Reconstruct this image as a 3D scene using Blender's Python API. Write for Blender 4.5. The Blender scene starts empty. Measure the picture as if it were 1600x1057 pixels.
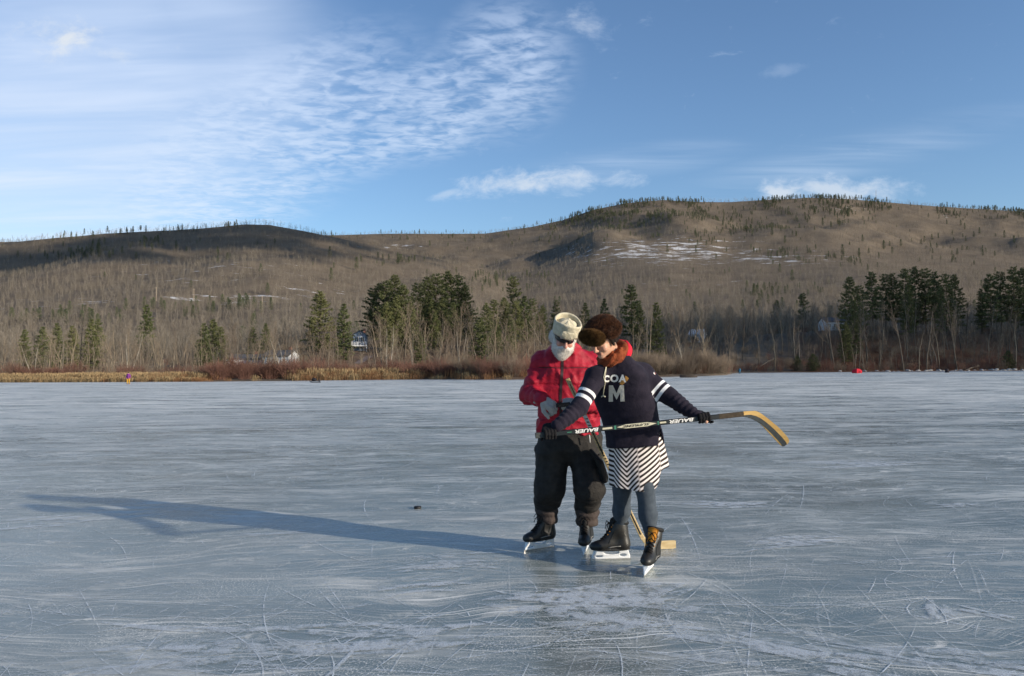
import bpy, bmesh, math, random
import numpy as np
from mathutils import Vector, Matrix
from mathutils.bvhtree import BVHTree

random.seed(7)
RNG = np.random.default_rng(7)
SC = bpy.context.scene
COL = SC.collection

# ------------------------------------------------------------------ camera
F_PX = 28.0 / 36.0 * 1600.0
CAM_H = 1.43
PITCH = math.radians(2.23)
ROLL = math.radians(0.46)
FWD = np.array([0.0, math.cos(PITCH), math.sin(PITCH)])
R0 = np.array([1.0, 0.0, 0.0]); U0 = np.cross(R0, FWD)
UP = math.cos(ROLL) * U0 + math.sin(ROLL) * R0
RT = math.cos(ROLL) * R0 - math.sin(ROLL) * U0
CAM = np.array([0.0, 0.0, CAM_H])
cd = bpy.data.cameras.new('camera')
cd.lens = 28.0; cd.sensor_width = 36.0; cd.sensor_fit = 'HORIZONTAL'
cd.clip_start = 0.05; cd.clip_end = 20000
cam = bpy.data.objects.new('camera', cd); COL.objects.link(cam)
M = Matrix.Identity(4)
for i in range(3):
    M[i][0] = RT[i]; M[i][1] = UP[i]; M[i][2] = -FWD[i]; M[i][3] = CAM[i]
cam.matrix_world = M
SC.camera = cam

def ray(px, py):
    return FWD + RT * ((px - 800.0) / F_PX) - UP * ((py - 528.5) / F_PX)
def at(px, py, Y):
    d = ray(px, py)
    return CAM + d * (Y / d[1])
def ground(px, py):
    d = ray(px, py)
    return CAM + d * (-CAM_H / d[2])
def horizon(px):
    return 577.0 - 0.00803 * (px - 800.0)

# ------------------------------------------------------------------ light and exposure
SUN_EL = math.radians(15.0)
SUN_AZ = math.radians(118.0)            # clockwise from +Y (straight ahead)
sun_dir = Vector((math.sin(SUN_AZ) * math.cos(SUN_EL), math.cos(SUN_AZ) * math.cos(SUN_EL), math.sin(SUN_EL)))
sl = bpy.data.lights.new('sun', 'SUN'); sl.energy = 3.6; sl.angle = math.radians(0.7); sl.color = (1.0, 0.89, 0.74)
so = bpy.data.objects.new('sun', sl); COL.objects.link(so)
so.rotation_euler = (-sun_dir).to_track_quat('-Z', 'Y').to_euler()
so.location = (30, -20, 40)
SC.view_settings.view_transform = 'Standard'
SC.view_settings.look = 'None'
SC.view_settings.gamma = 1.0
SC.view_settings.exposure = 0.66
SC.view_settings.use_curve_mapping = False
SC.cycles.max_bounces = 5; SC.cycles.diffuse_bounces = 2; SC.cycles.glossy_bounces = 2; SC.cycles.transparent_max_bounces = 40

class NT:
    """small helper round a node tree"""
    def __init__(s, tree): s.t = tree; s.n = tree.nodes; s.l = tree.links
    def new(s, kind, **kw):
        n = s.n.new(kind)
        for k, v in kw.items(): setattr(n, k, v)
        return n
    def put(s, sock, v):
        if v is None: return
        if hasattr(v, 'is_output') or isinstance(v, bpy.types.NodeSocket): s.l.new(v, sock)
        else:
            if sock.type == 'RGBA' and hasattr(v, '__len__') and len(v) == 3: v = (*v, 1.0)
            sock.default_value = v
    def math(s, op, a, b=None, c=None, clamp=False):
        n = s.new('ShaderNodeMath', operation=op); n.use_clamp = clamp
        s.put(n.inputs[0], a); s.put(n.inputs[1], b)
        if c is not None: s.put(n.inputs[2], c)
        return n.outputs[0]
    def vmath(s, op, a, b=None):
        n = s.new('ShaderNodeVectorMath', operation=op)
        s.put(n.inputs[0], a); s.put(n.inputs[1], b)
        return n.outputs['Value'] if op in ('DOT_PRODUCT', 'LENGTH') else n.outputs[0]
    def ss(s, x, lo, hi, o0=0.0, o1=1.0):
        n = s.new('ShaderNodeMapRange', interpolation_type='SMOOTHSTEP')
        s.put(n.inputs['Value'], x); s.put(n.inputs['From Min'], lo); s.put(n.inputs['From Max'], hi)
        s.put(n.inputs['To Min'], o0); s.put(n.inputs['To Max'], o1)
        return n.outputs[0]
    def noise(s, vec, scale=1.0, detail=4.0, rough=0.5, dist=0.0, col=False, lac=2.0):
        n = s.new('ShaderNodeTexNoise'); s.put(n.inputs['Vector'], vec)
        s.put(n.inputs['Scale'], scale); n.inputs['Detail'].default_value = detail
        n.inputs['Roughness'].default_value = rough; n.inputs['Distortion'].default_value = dist
        n.inputs['Lacunarity'].default_value = lac
        return n.outputs['Color'] if col else n.outputs['Fac']
    def voro(s, vec, scale, feature='F1', out='Distance', rnd=1.0):
        n = s.new('ShaderNodeTexVoronoi', feature=feature); s.put(n.inputs['Vector'], vec)
        n.inputs['Scale'].default_value = scale; n.inputs['Randomness'].default_value = rnd
        return n.outputs[out]
    def mapping(s, vec, loc=(0, 0, 0), rot=(0, 0, 0), scale=(1, 1, 1), kind='POINT'):
        n = s.new('ShaderNodeMapping', vector_type=kind); s.put(n.inputs['Vector'], vec)
        n.inputs['Location'].default_value = loc; n.inputs['Rotation'].default_value = rot; n.inputs['Scale'].default_value = scale
        return n.outputs[0]
    def mix(s, f, a, b, mode='MIX'):
        n = s.new('ShaderNodeMix', data_type='RGBA', blend_type=mode)
        s.put(n.inputs[0], f); s.put(n.inputs[6], a); s.put(n.inputs[7], b)
        return n.outputs[2]
    def ramp(s, f, stops, interp='LINEAR'):
        n = s.new('ShaderNodeValToRGB'); s.put(n.inputs[0], f); cr = n.color_ramp; cr.interpolation = interp
        while len(cr.elements) < len(stops): cr.elements.new(0.5)
        for e, (p, c) in zip(cr.elements, stops):
            e.position = p; e.color = (*c, 1) if len(c) == 3 else c
        return n.outputs[0]
    def attr(s, name, out='Fac'):
        n = s.new('ShaderNodeAttribute'); n.attribute_name = name
        return n.outputs[out]
    def xyz(s, v):
        n = s.new('ShaderNodeSeparateXYZ'); s.put(n.inputs[0], v); return n.outputs
    def comb(s, x, y, z):
        n = s.new('ShaderNodeCombineXYZ'); s.put(n.inputs[0], x); s.put(n.inputs[1], y); s.put(n.inputs[2], z); return n.outputs[0]
    def bump(s, h, strength=0.3, dist=0.01):
        n = s.new('ShaderNodeBump'); s.put(n.inputs['Height'], h)
        n.inputs['Strength'].default_value = strength; n.inputs['Distance'].default_value = dist
        return n.outputs[0]

# ------------------------------------------------------------------ world: Nishita sky with clouds laid out on the sky's own directions
world = bpy.data.worlds.new('World'); SC.world = world; world.use_nodes = True
w = NT(world.node_tree); w.n.clear()
sky = w.new('ShaderNodeTexSky', sky_type='NISHITA')
sky.sun_disc = False; sky.sun_elevation = SUN_EL; sky.sun_rotation = SUN_AZ
sky.altitude = 100; sky.air_density = 1.0; sky.dust_density = 0.6; sky.ozone_density = 1.6
tc = w.new('ShaderNodeTexCoord')
D = tc.outputs['Generated']
dx, dy, dz = w.xyz(D)
fy = w.math('MAXIMUM', dy, 0.05)
a_ = w.math('DIVIDE', dx, fy)             # tangent of azimuth (right positive), straight ahead = 0
b_ = w.math('DIVIDE', dz, fy)             # tangent of elevation
front = w.ss(dy, 0.06, 0.3)
# layer coordinates: position on a flat cloud deck
dzz = w.math('ADD', w.math('MAXIMUM', dz, 0.0), 0.06)
deck = w.comb(w.math('DIVIDE', dx, dzz), w.math('DIVIDE', dy, dzz), 0.0)
ab = w.comb(a_, b_, 0.0)
def blob(px, py, rx, ry, rot=0.0, soft=(0.55, 1.15)):
    """1 inside an ellipse of sky directions, 0 outside (given in the photograph's units of angle)"""
    v = w.mapping(ab, loc=((px - 800) / F_PX, (577 - py) / F_PX, 0), rot=(0, 0, rot), scale=(rx / F_PX, ry / F_PX, 1), kind='TEXTURE')
    return w.ss(w.vmath('LENGTH', v), soft[0], soft[1], 1.0, 0.0)
def wmax(*xs):
    r = xs[0]
    for x in xs[1:]: r = w.math('MAXIMUM', r, x)
    return r
veil = wmax(blob(60, 170, 520, 330, 0.25, (0.3, 1.1)), w.math('MULTIPLY', blob(330, 70, 220, 260, 0.6, (0.2, 1.1)), 0.85))
ripA = wmax(blob(400, 220, 330, 150, 0.55, (0.45, 1.1)), blob(620, 170, 220, 90, 0.45, (0.4, 1.1)), blob(790, 100, 120, 130, -0.7, (0.3, 1.15)), blob(690, 190, 130, 60, 0.3, (0.3, 1.15)))
big = w.noise(deck, 1.3, 3, 0.55, 0.4)
rip1 = w.noise(w.mapping(deck, rot=(0, 0, 0.55), scale=(6.5, 12.0, 1)), 1.0, 4, 0.6, 0.4)
rip2 = w.noise(w.mapping(deck, rot=(0, 0, 0.9), scale=(14.0, 18.0, 1)), 1.0, 3, 0.55, 0.6)
rip = w.math('ADD', w.math('MULTIPLY', rip1, 0.52), w.math('MULTIPLY', rip2, 0.48))
ripd = w.math('MULTIPLY', w.ss(rip, 0.36, 0.64), w.ss(big, 0.26, 0.50))
ripd = w.math('MULTIPLY', ripd, ripA)
wisp = w.ss(w.noise(w.mapping(deck, rot=(0, 0, -0.5), scale=(0.8, 3.6, 1)), 1.0, 4, 0.6, 0.5), 0.36, 0.74)
vd = w.math('MULTIPLY', veil, w.math('ADD', 0.58, w.math('MULTIPLY', wisp, 0.40)))
thin = w.math('MULTIPLY', w.math('MULTIPLY', wmax(blob(1350, 240, 330, 40, 0.22, (0.2, 1.2)), blob(1000, 250, 200, 30, 0.1, (0.2, 1.2))), wisp), 0.30)
# isolated puffs
pn = w.noise(w.comb(w.math('MULTIPLY', a_, 20.0), w.math('MULTIPLY', b_, 34.0), 3.1), 1.0, 6, 0.66, 0.3)
pnb = w.math('MULTIPLY', w.math('SUBTRACT', pn, 0.52), 2.6)
def puff(px, py, rx, ry, rot=0.0, k=1.0, soft=(0.0, 1.25)):
    e = blob(px, py, rx, ry, rot, soft)
    return w.math('MULTIPLY', w.ss(w.math('ADD', e, pnb), 0.25, 1.25), k)
puffs = wmax(puff(98, 44, 85, 46, -0.05, 0.8), puff(160, 72, 70, 20, -0.2, 0.4), puff(800, 284, 125, 34, 0.0, 0.66), puff(880, 279, 140, 30, 0, 0.6), puff(970, 282, 70, 24, 0, 0.5), puff(700, 300, 40, 9, 0.3, 0.35),
             puff(1230, 302, 70, 34, 0, 0.7), puff(1310, 298, 130, 36, 0, 0.62), puff(1390, 300, 75, 30, 0, 0.55),
             puff(930, 32, 65, 42, -0.4, 0.42), puff(1240, 105, 70, 14, 0.2, 0.16))
dens = w.math('SUBTRACT', 1.0, w.math('MULTIPLY', w.math('MULTIPLY', w.math('SUBTRACT', 1.0, vd), w.math('SUBTRACT', 1.0, w.math('MULTIPLY', ripd, 0.68))),
                                       w.math('MULTIPLY', w.math('SUBTRACT', 1.0, thin), w.math('SUBTRACT', 1.0, puffs))))
dens = w.math('MULTIPLY', dens, front, clamp=True)
SKY_GAIN = 1.0
skyc = w.mix(1.0, sky.outputs[0], (0.84, 0.995, 1.20), 'MULTIPLY')
ccol = w.mix(w.ss(b_, 0.0, 0.45), (5.6, 6.4, 7.2), (4.1, 5.0, 6.6))
ccol = w.mix(puffs, ccol, (5.6, 5.8, 5.9))
final = w.mix(dens, skyc, ccol)
bg = w.new('ShaderNodeBackground'); w.put(bg.inputs[0], final); bg.inputs[1].default_value = 0.094
wo = w.new('ShaderNodeOutputWorld'); w.l.new(bg.outputs[0], wo.inputs[0])

# ------------------------------------------------------------------ object helpers
def tag(o, label=None, cat=None, group=None, kind=None):
    if label: o['label'] = label
    if cat: o['category'] = cat
    if group: o['group'] = group
    if kind: o['kind'] = kind
    return o
def link(name, me, parent=None, mats=()):
    o = bpy.data.objects.new(name, me); COL.objects.link(o)
    if parent is not None: o.parent = parent
    for m in mats:
        if me is not None: me.materials.append(m)
    return o
def empty(name, loc=(0, 0, 0), rz=0.0):
    o = bpy.data.objects.new(name, None); COL.objects.link(o)
    o.location = loc; o.rotation_euler = (0, 0, rz); o.empty_display_size = 0.1
    return o
def mesh_np(name, V, Fc, mats=(), smooth=False, fmat=None):
    """mesh from a vertex array and a face array (n x 3 or n x 4), or a list of polygons"""
    me = bpy.data.meshes.new(name)
    V = np.asarray(V, dtype=np.float32)
    if isinstance(Fc, np.ndarray) and Fc.ndim == 2:
        k = Fc.shape[1]; nf = len(Fc)
        me.vertices.add(len(V)); me.vertices.foreach_set('co', V.ravel())
        me.loops.add(nf * k); me.loops.foreach_set('vertex_index', Fc.astype(np.int32).ravel())
        me.polygons.add(nf); me.polygons.foreach_set('loop_start', np.arange(0, nf * k, k, dtype=np.int32))
        me.update(calc_edges=True)
    else:
        me.from_pydata([tuple(map(float, v)) for v in V], [], [tuple(map(int, f)) for f in Fc])
    if fmat is not None: me.polygons.foreach_set('material_index', np.asarray(fmat, dtype=np.int32))
    if smooth: me.polygons.foreach_set('use_smooth', np.ones(len(me.polygons), dtype=bool))
    for m in mats: me.materials.append(m)
    me.validate(); me.update()
    return me
def obj_np(name, V, Fc, mats=(), parent=None, smooth=False, fmat=None):
    return link(name, mesh_np(name, V, Fc, mats, smooth, fmat), parent)
def fattr(me, name, vals):
    a = me.attributes.new(name, 'FLOAT', 'POINT'); a.data.foreach_set('value', np.asarray(vals, dtype=np.float32))

def material(name, rough=0.7, spec=0.3):
    m = bpy.data.materials.new(name); m.use_nodes = True
    t = NT(m.node_tree); b = t.n['Principled BSDF']
    b.inputs['Roughness'].default_value = rough; b.inputs['Specular IOR Level'].default_value = spec
    return m, t, b
def objco(t):
    return t.new('ShaderNodeTexCoord').outputs['Object']
def cloth(name, c1, c2, scale=30, rough=0.85, bump=0.25, fine=420.0, sheen=0.0):
    """woven cloth: mottled between two of its own tones, with folds and weave in the bump"""
    m, t, b = material(name, rough, 0.2); P = objco(t)
    n = t.noise(P, scale, 5, 0.6)
    t.put(b.inputs['Base Color'], t.mix(t.ss(n, 0.3, 0.7), c1, c2))
    h = t.math('ADD', t.math('MULTIPLY', t.noise(P, 26, 4, 0.55, 0.6), 1.0), t.math('MULTIPLY', t.noise(P, fine, 2, 0.5), 0.12))
    t.put(b.inputs['Normal'], t.bump(h, bump, 0.02))
    if sheen: b.inputs['Sheen Weight'].default_value = sheen
    return m
def plain(name, c, rough=0.5, spec=0.4, vary=0.12, scale=20, metal=0.0, bump=0.0):
    m, t, b = material(name, rough, spec); P = objco(t)
    n = t.noise(P, scale, 5, 0.6)
    d = tuple(x * (1 - vary) for x in c); l = tuple(min(1, x * (1 + vary)) for x in c)
    t.put(b.inputs['Base Color'], t.mix(t.ss(n, 0.3, 0.7), d, l)); b.inputs['Metallic'].default_value = metal
    if bump: t.put(b.inputs['Normal'], t.bump(n, bump, 0.01))
    return m
# ------------------------------------------------------------------ ice
def ice_material():
    m, t, b = material('lake_ice', 0.2, 0.5); P = objco(t)
    warp = t.vmath('SCALE', t.vmath('SUBTRACT', t.noise(P, 0.35, 3, 0.5, col=True), (0.5, 0.5, 0.5)), None)
    warp.node.inputs['Scale'].default_value = 1.6
    PW = t.vmath('ADD', P, warp)
    # large tonal drift: clear dark ice and milky ice
    big = t.noise(t.mapping(P, scale=(0.05, 0.11, 1)), 1.0, 4, 0.6, 0.3)
    mid = t.noise(t.mapping(P, rot=(0, 0, 0.15), scale=(0.28, 0.6, 1)), 1.0, 6, 0.62, 0.6)
    milky = t.ss(t.math('ADD', t.math('MULTIPLY', big, 0.55), t.math('MULTIPLY', mid, 0.45)), 0.36, 0.64)
    # scuffed frost: patches swept by blades, streaked in several directions
    frost = None
    for k, (ang, sx, sy, lo, hi, amt) in enumerate([(0.10, 0.9, 3.0, 0.48, 0.66, 0.72), (-0.35, 0.9, 5.0, 0.49, 0.68, 0.75), (0.8, 0.7, 4.5, 0.50, 0.72, 0.6)]):
        s = t.noise(t.mapping(PW, loc=(3.3 * k, 1.7 * k, 0), rot=(0, 0, ang), scale=(sx, sy, 1)), 1.0, 6, 0.70, 0.4)
        gate = t.ss(t.noise(t.mapping(P, loc=(9.1 * k, 4.0, 0), scale=(0.45, 0.7, 1)), 1.0, 4, 0.6), 0.40, 0.64)
        v = t.math('MULTIPLY', t.math('MULTIPLY', t.ss(s, lo, hi), gate), amt)
        frost = v if frost is None else t.math('MAXIMUM', frost, v)
    # hairline scratches
    scr = None
    for k, (ang, sc, lo) in enumerate([(0.05, 60, 0.60), (-0.5, 70, 0.62), (0.9, 70, 0.62)]):
        s = t.noise(t.mapping(PW, loc=(2.1 * k, 7.7 * k, 0), rot=(0, 0, ang), scale=(0.55, sc, 1)), 1.0, 2, 0.5)
        gate = t.ss(t.noise(t.mapping(P, loc=(1.1 * k, 6.0 * k, 0), scale=(1.1, 1.4, 1)), 1.0, 3, 0.6), 0.38, 0.58)
        v = t.math('MULTIPLY', t.ss(s, lo, lo + 0.10), gate)
        scr = v if scr is None else t.math('MAXIMUM', scr, v)
    # shaved-ice grains
    gr = t.ss(t.noise(P, 85, 4, 0.7), 0.52, 0.66)
    gmask = t.ss(t.noise(t.mapping(PW, scale=(0.8, 1.8, 1)), 1.0, 7, 0.68, 0.5), 0.44, 0.66)
    grain = t.math('MULTIPLY', gr, t.math('ADD', 0.22, gmask))
    specks = t.math('MULTIPLY', t.ss(t.voro(P, 14), 0.12, 0.06), t.ss(t.noise(P, 2.3, 3, 0.6), 0.50, 0.66))
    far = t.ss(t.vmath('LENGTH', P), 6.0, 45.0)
    streak = t.ss(t.noise(t.mapping(PW, scale=(0.11, 0.42, 1)), 1.0, 7, 0.76, 0.3), 0.38, 0.66)
    fleck = t.math('MULTIPLY', t.ss(t.noise(t.mapping(PW, loc=(5, 3, 0), scale=(3.2, 5.0, 1)), 1.0, 7, 0.78, 0.6), 0.53, 0.68), t.ss(t.noise(t.mapping(P, loc=(2, 8, 0), scale=(0.35, 0.5, 1)), 1.0, 3, 0.6), 0.36, 0.62))
    frost = t.math('MAXIMUM', frost, fleck)
    st2 = t.ss(t.noise(t.mapping(PW, loc=(4, 1, 0), scale=(0.22, 1.25, 1)), 1.0, 6, 0.74, 0.3), 0.44, 0.62)
    streak = t.math('ADD', t.math('MULTIPLY', streak, 0.5), t.math('MULTIPLY', st2, 0.5))
    fr = t.math('ADD', t.math('MULTIPLY', frost, 0.72), t.math('MULTIPLY', grain, 0.95))
    fr = t.math('ADD', fr, t.math('MULTIPLY', scr, 0.8))
    fr = t.math('ADD', fr, t.math('MULTIPLY', specks, 0.5))
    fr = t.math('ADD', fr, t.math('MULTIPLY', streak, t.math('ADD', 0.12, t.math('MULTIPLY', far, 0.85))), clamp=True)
    ice = t.mix(milky, (0.070, 0.102, 0.100), (0.215, 0.255, 0.240))
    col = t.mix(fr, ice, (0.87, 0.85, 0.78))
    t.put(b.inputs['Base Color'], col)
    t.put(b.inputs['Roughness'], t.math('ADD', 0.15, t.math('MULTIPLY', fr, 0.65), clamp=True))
    t.put(b.inputs['Specular IOR Level'], t.math('SUBTRACT', 0.5, t.math('MULTIPLY', fr, 0.45)))
    b.inputs['IOR'].default_value = 1.31
    t.put(b.inputs['Normal'], t.bump(t.math('ADD', fr, t.math('MULTIPLY', t.noise(P, 7, 5, 0.6), 0.5)), 0.10, 0.01))
    return m
def frost_line_material():
    """the white shavings along a skate cut; breaks up along its length"""
    m, t, b = material('skate_cut', 0.8, 0.2); P = objco(t)
    n = t.noise(P, 9, 5, 0.65); g = t.noise(P, 150, 2, 0.6)
    a = t.math('MULTIPLY', t.ss(n, 0.36, 0.58), t.ss(g, 0.28, 0.57))
    a = t.math('MULTIPLY', a, t.attr('amt'))
    b.inputs['Base Color'].default_value = (0.74, 0.78, 0.80, 1)
    t.put(b.inputs['Alpha'], a)
    return m
ICE_M = ice_material(); CUT_M = frost_line_material()
def ice_mesh():
    V = [(-4000, -3000, 0), (4000, -3000, 0), (4000, 6000, 0), (-4000, 6000, 0)]
    Fc = [(0, 1, 2, 3)]; mi = [0]; amt = [1.0] * 4
    rng = np.random.default_rng(31)
    n_cut = 4200
    for k in range(n_cut):
        Y = 3.0 + 37.0 * rng.random() ** 1.5
        X = (rng.random() * 2 - 1) * (0.75 * Y + 0.6)
        R = rng.choice([rng.uniform(0.4, 1.6), rng.uniform(2, 8), rng.uniform(10, 60)], p=[0.22, 0.38, 0.40])
        L = min(rng.uniform(0.25, 2.4), R * 2.0)
        wd = rng.uniform(0.0022, 0.0065) * (1.0 + Y * 0.05)
        if rng.random() < 0.07: wd *= rng.uniform(2, 4)
        a0 = rng.vonmises(0.1, 0.9) + (math.pi if rng.random() < .5 else 0)
        n = max(5, int(L / 0.12)); s = np.linspace(-.5, .5, n) * L
        sg = rng.choice([-1, 1]); ang = a0 + sg * s / R
        x = X + np.cumsum(np.cos(ang)) * (L / n); y = Y + np.cumsum(np.sin(ang)) * (L / n)
        z = 0.0015 + 0.003 * k / n_cut
        taper = np.clip(1.15 - np.abs(np.linspace(-1.1, 1.1, n)), 0.05, 1) ** 0.6
        nx, ny = -np.sin(ang), np.cos(ang); base = len(V); am = rng.uniform(0.3, 1.3) * (0.55 if wd > .010 else 1.0)
        for i in range(n):
            hw = wd * taper[i] * 0.5
            V.append((x[i] + nx[i] * hw, y[i] + ny[i] * hw, z)); V.append((x[i] - nx[i] * hw, y[i] - ny[i] * hw, z)); amt += [am, am]
            if i: Fc.append((base + 2 * i - 2, base + 2 * i - 1, base + 2 * i + 1, base + 2 * i)); mi.append(1)
    # scraped patches: hockey stops, broad smears of shavings
    stops = [(0, 0, 0, 0)] * 0
    for (px, py, wdt, lng, an) in [(95, 812, .30, .75, .5), (700, 880, .22, .9, .15), (660, 915, .12, .8, .25), (1190, 1010, .25, 1.0, -.5), (1500, 790, .10, .8, .2), (1560, 1035, .18, .6, -.4), (640, 1000, .35, 1.2, .1),
                                   (1480, 960, .12, .35, 1.3), (1130, 790, .25, 1.1, -.2), (1250, 850, .2, 1.0, .1), (1340, 725, .5, 2.0, .1), (980, 960, .35, 1.3, -.3), (900, 930, .4, 1.2, .2), (300, 1020, .25, 1.6, .1), (1400, 1030, .2, .7, -.5), (1545, 960, .08, .5, -.9), (420, 835, .05, 1.2, .2)]:
        g = ground(px, py)
        for r in range(9):
            base = len(V); n = 10; am = rng.uniform(.35, .9)
            ox, oy = rng.normal(0, wdt * .5), rng.normal(0, wdt * .5); aa = an + rng.normal(0, .12); hw = wdt * rng.uniform(.08, .3); ll = lng * rng.uniform(.4, 1)
            cv = rng.uniform(-.6, .6); z = 0.0047 + 0.0012 * rng.random()
            for i in range(n):
                q = i / (n - 1) - .5; a2 = aa + cv * q
                xx = g[0] + ox + math.cos(a2) * q * ll; yy = g[1] + oy + math.sin(a2) * q * ll; h2 = hw * (1 - (2 * abs(q)) ** 2 * .9)
                V.append((xx - math.sin(a2) * h2, yy + math.cos(a2) * h2, z)); V.append((xx + math.sin(a2) * h2, yy - math.cos(a2) * h2, z)); amt += [am * .8, am * .8]
                if i: Fc.append((base + 2 * i - 2, base + 2 * i - 1, base + 2 * i + 1, base + 2 * i)); mi.append(1)
    me = mesh_np('ice', V, Fc, (ICE_M, CUT_M), fmat=mi)
    fattr(me, 'amt', amt)
    return link('ice', me)
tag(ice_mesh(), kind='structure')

# ------------------------------------------------------------------ terrain
def interp(x, pts):
    xs, ys = zip(*pts); return np.interp(x, xs, ys)
RIDGE_A = [(-700, 470), (-300, 415), (-100, 392), (0, 379), (80, 371), (160, 364), (240, 360), (300, 357), (380, 351), (420, 353), (460, 361), (520, 374), (600, 392), (680, 408), (740, 424), (820, 455), (900, 500), (1000, 560), (2600, 570)]
RIDGE_B = [(-900, 390), (-300, 380), (300, 375), (460, 368), (520, 369), (600, 367), (700, 367), (760, 367), (830, 357), (880, 346), (930, 329), (980, 319), (1040, 314), (1100, 317), (1150, 318), (1200, 316), (1270, 313), (1340, 316), (1400, 321), (1450, 325), (1520, 330), (1600, 335), (1800, 350), (2600, 420)]
YA, YB = 1250.0, 1950.0
SHORE = [(-900, 125), (0, 121), (320, 111), (640, 117), (800, 106), (1000, 121), (1100, 131), (1135, 148), (1150, 197), (2600, 205)]
def _vnoise(x, y, seed):
    """smooth value noise, vectorised"""
    def h(i, j):
        n = (i * 374761393 + j * 668265263 + seed * 1442695041) & 0xffffffff
        n = ((n ^ (n >> 13)) * 1274126177) & 0xffffffff
        return ((n ^ (n >> 16)) & 0xffff) / 65535.0
    xi = np.floor(x).astype(np.int64); yi = np.floor(y).astype(np.int64); fx = x - xi; fy_ = y - yi
    fx = fx * fx * (3 - 2 * fx); fy_ = fy_ * fy_ * (3 - 2 * fy_)
    return (h(xi, yi) * (1 - fx) + h(xi + 1, yi) * fx) * (1 - fy_) + (h(xi, yi + 1) * (1 - fx) + h(xi + 1, yi + 1) * fx) * fy_
def fbm(x, y, seed, oct=4):
    r = 0; a = .5
    for o in range(oct): r = r + a * _vnoise(x * 2 ** o, y * 2 ** o, seed + o); a *= .5
    return r
def sstep(a, b, x):
    q = np.clip((x - a) / (b - a), 0, 1); return q * q * (3 - 2 * q)
def terrain_z(px, Y):
    """height of the land at azimuth px (as in the photograph) and distance Y"""
    px = np.asarray(px, float); Y = np.asarray(Y, float)
    hy = horizon(px)
    HA = (hy - interp(px, RIDGE_A)) / F_PX * YA; HB = (hy - interp(px, RIDGE_B)) / F_PX * YB
    def prof(u): return np.where(u < 1, np.clip(u, 0, None) ** 1.75, np.clip(1 - (u - 1) * 0.9, 0.3, 1))
    X = (px - 800) / F_PX * Y
    und = 0.82 + 0.36 * fbm(X / 170.0 + 40, Y / 210.0, 5)
    zA = HA * prof((Y - 260) / (YA - 260)); zB = HB * prof((Y - 280) / (YB - 280))
    nearridge = np.minimum(np.abs(Y - YA) / 260.0, 1) * np.minimum(np.abs(Y - YB) / 350.0, 1)
    z = np.maximum(zA, zB) * (1 + (und - 1) * nearridge)
    r0 = interp(px, SHORE)
    bank = interp(px, [(-900, 2.5), (330, 3.0), (480, 7.0), (900, 8.0), (1100, 9.0), (1180, 11.5), (1300, 13.0), (1500, 12.0), (2600, 10)])
    s0 = interp(px, [(-900, 60), (330, 55), (480, 22), (900, 40), (1130, 55), (1150, 2), (2600, 2)]); s1 = interp(px, [(-900, 160), (480, 95), (1130, 120), (1150, 62), (2600, 62)])
    z = z + bank * sstep(s0, s1, Y - r0) + 0.35 * sstep(0.2, 5, Y - r0) - 0.6 * sstep(0.0, -6.0, Y - r0)
    z = z + (fbm(X / 14.0, Y / 14.0, 9) - .5) * 1.0 * sstep(3, 40, Y - r0)
    return z
def land(px, Y):
    z = float(terrain_z(px, Y)); return np.array([(px - 800) / F_PX * Y, Y, z])

def ground_material():
    m, t, b = material('woodland_floor', 0.95, 0.1); P = objco(t)
    n1 = t.noise(P, 0.035, 6, 0.6); n2 = t.noise(P, 0.45, 6, 0.65)
    c = t.ramp(t.math('ADD', t.math('MULTIPLY', n1, 0.5), t.math('MULTIPLY', n2, 0.5)), [(0.3, (0.095, 0.074, 0.055)), (0.5, (0.155, 0.122, 0.088)), (0.7, (0.215, 0.172, 0.125))])
    rust = t.mix(t.attr('rust'), c, (0.17, 0.085, 0.045))
    sn = t.ss(t.math('ADD', t.math('MULTIPLY', t.noise(t.mapping(P, scale=(0.028, 0.075, 0.075)), 1.0, 8, 0.72), 1.0), t.math('MULTIPLY', t.attr('snow'), 0.20)), 0.675, 0.76)
    t.put(b.inputs['Base Color'], t.mix(sn, rust, (0.60, 0.59, 0.58)))
    t.put(b.inputs['Normal'], t.bump(n2, 0.6, 0.4))
    return m
SNOW = [(1040, 392, 190, 22, 1.0), (1180, 404, 160, 10, .85), (940, 392, 90, 14, .7), (300, 466, 260, 5, .85), (380, 472, 60, 7, .9), (330, 425, 170, 34, .5), (150, 472, 180, 6, .6), (480, 455, 90, 25, .5), (620, 385, 60, 5, .7), (1330, 325, 40, 5, .8), (1480, 338, 20, 4, .8), (60, 480, 90, 6, .6), (1090, 445, 60, 5, .6), (1160, 440, 40, 4, .5), (1240, 410, 60, 7, .7)]
def snow_amount(px, py):
    s = np.zeros_like(px)
    for (cx, cy, rx, ry, k) in SNOW:
        s = np.maximum(s, k * np.exp(-((px - cx) / rx) ** 2 - ((py - cy) / ry) ** 2))
    return s
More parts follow.
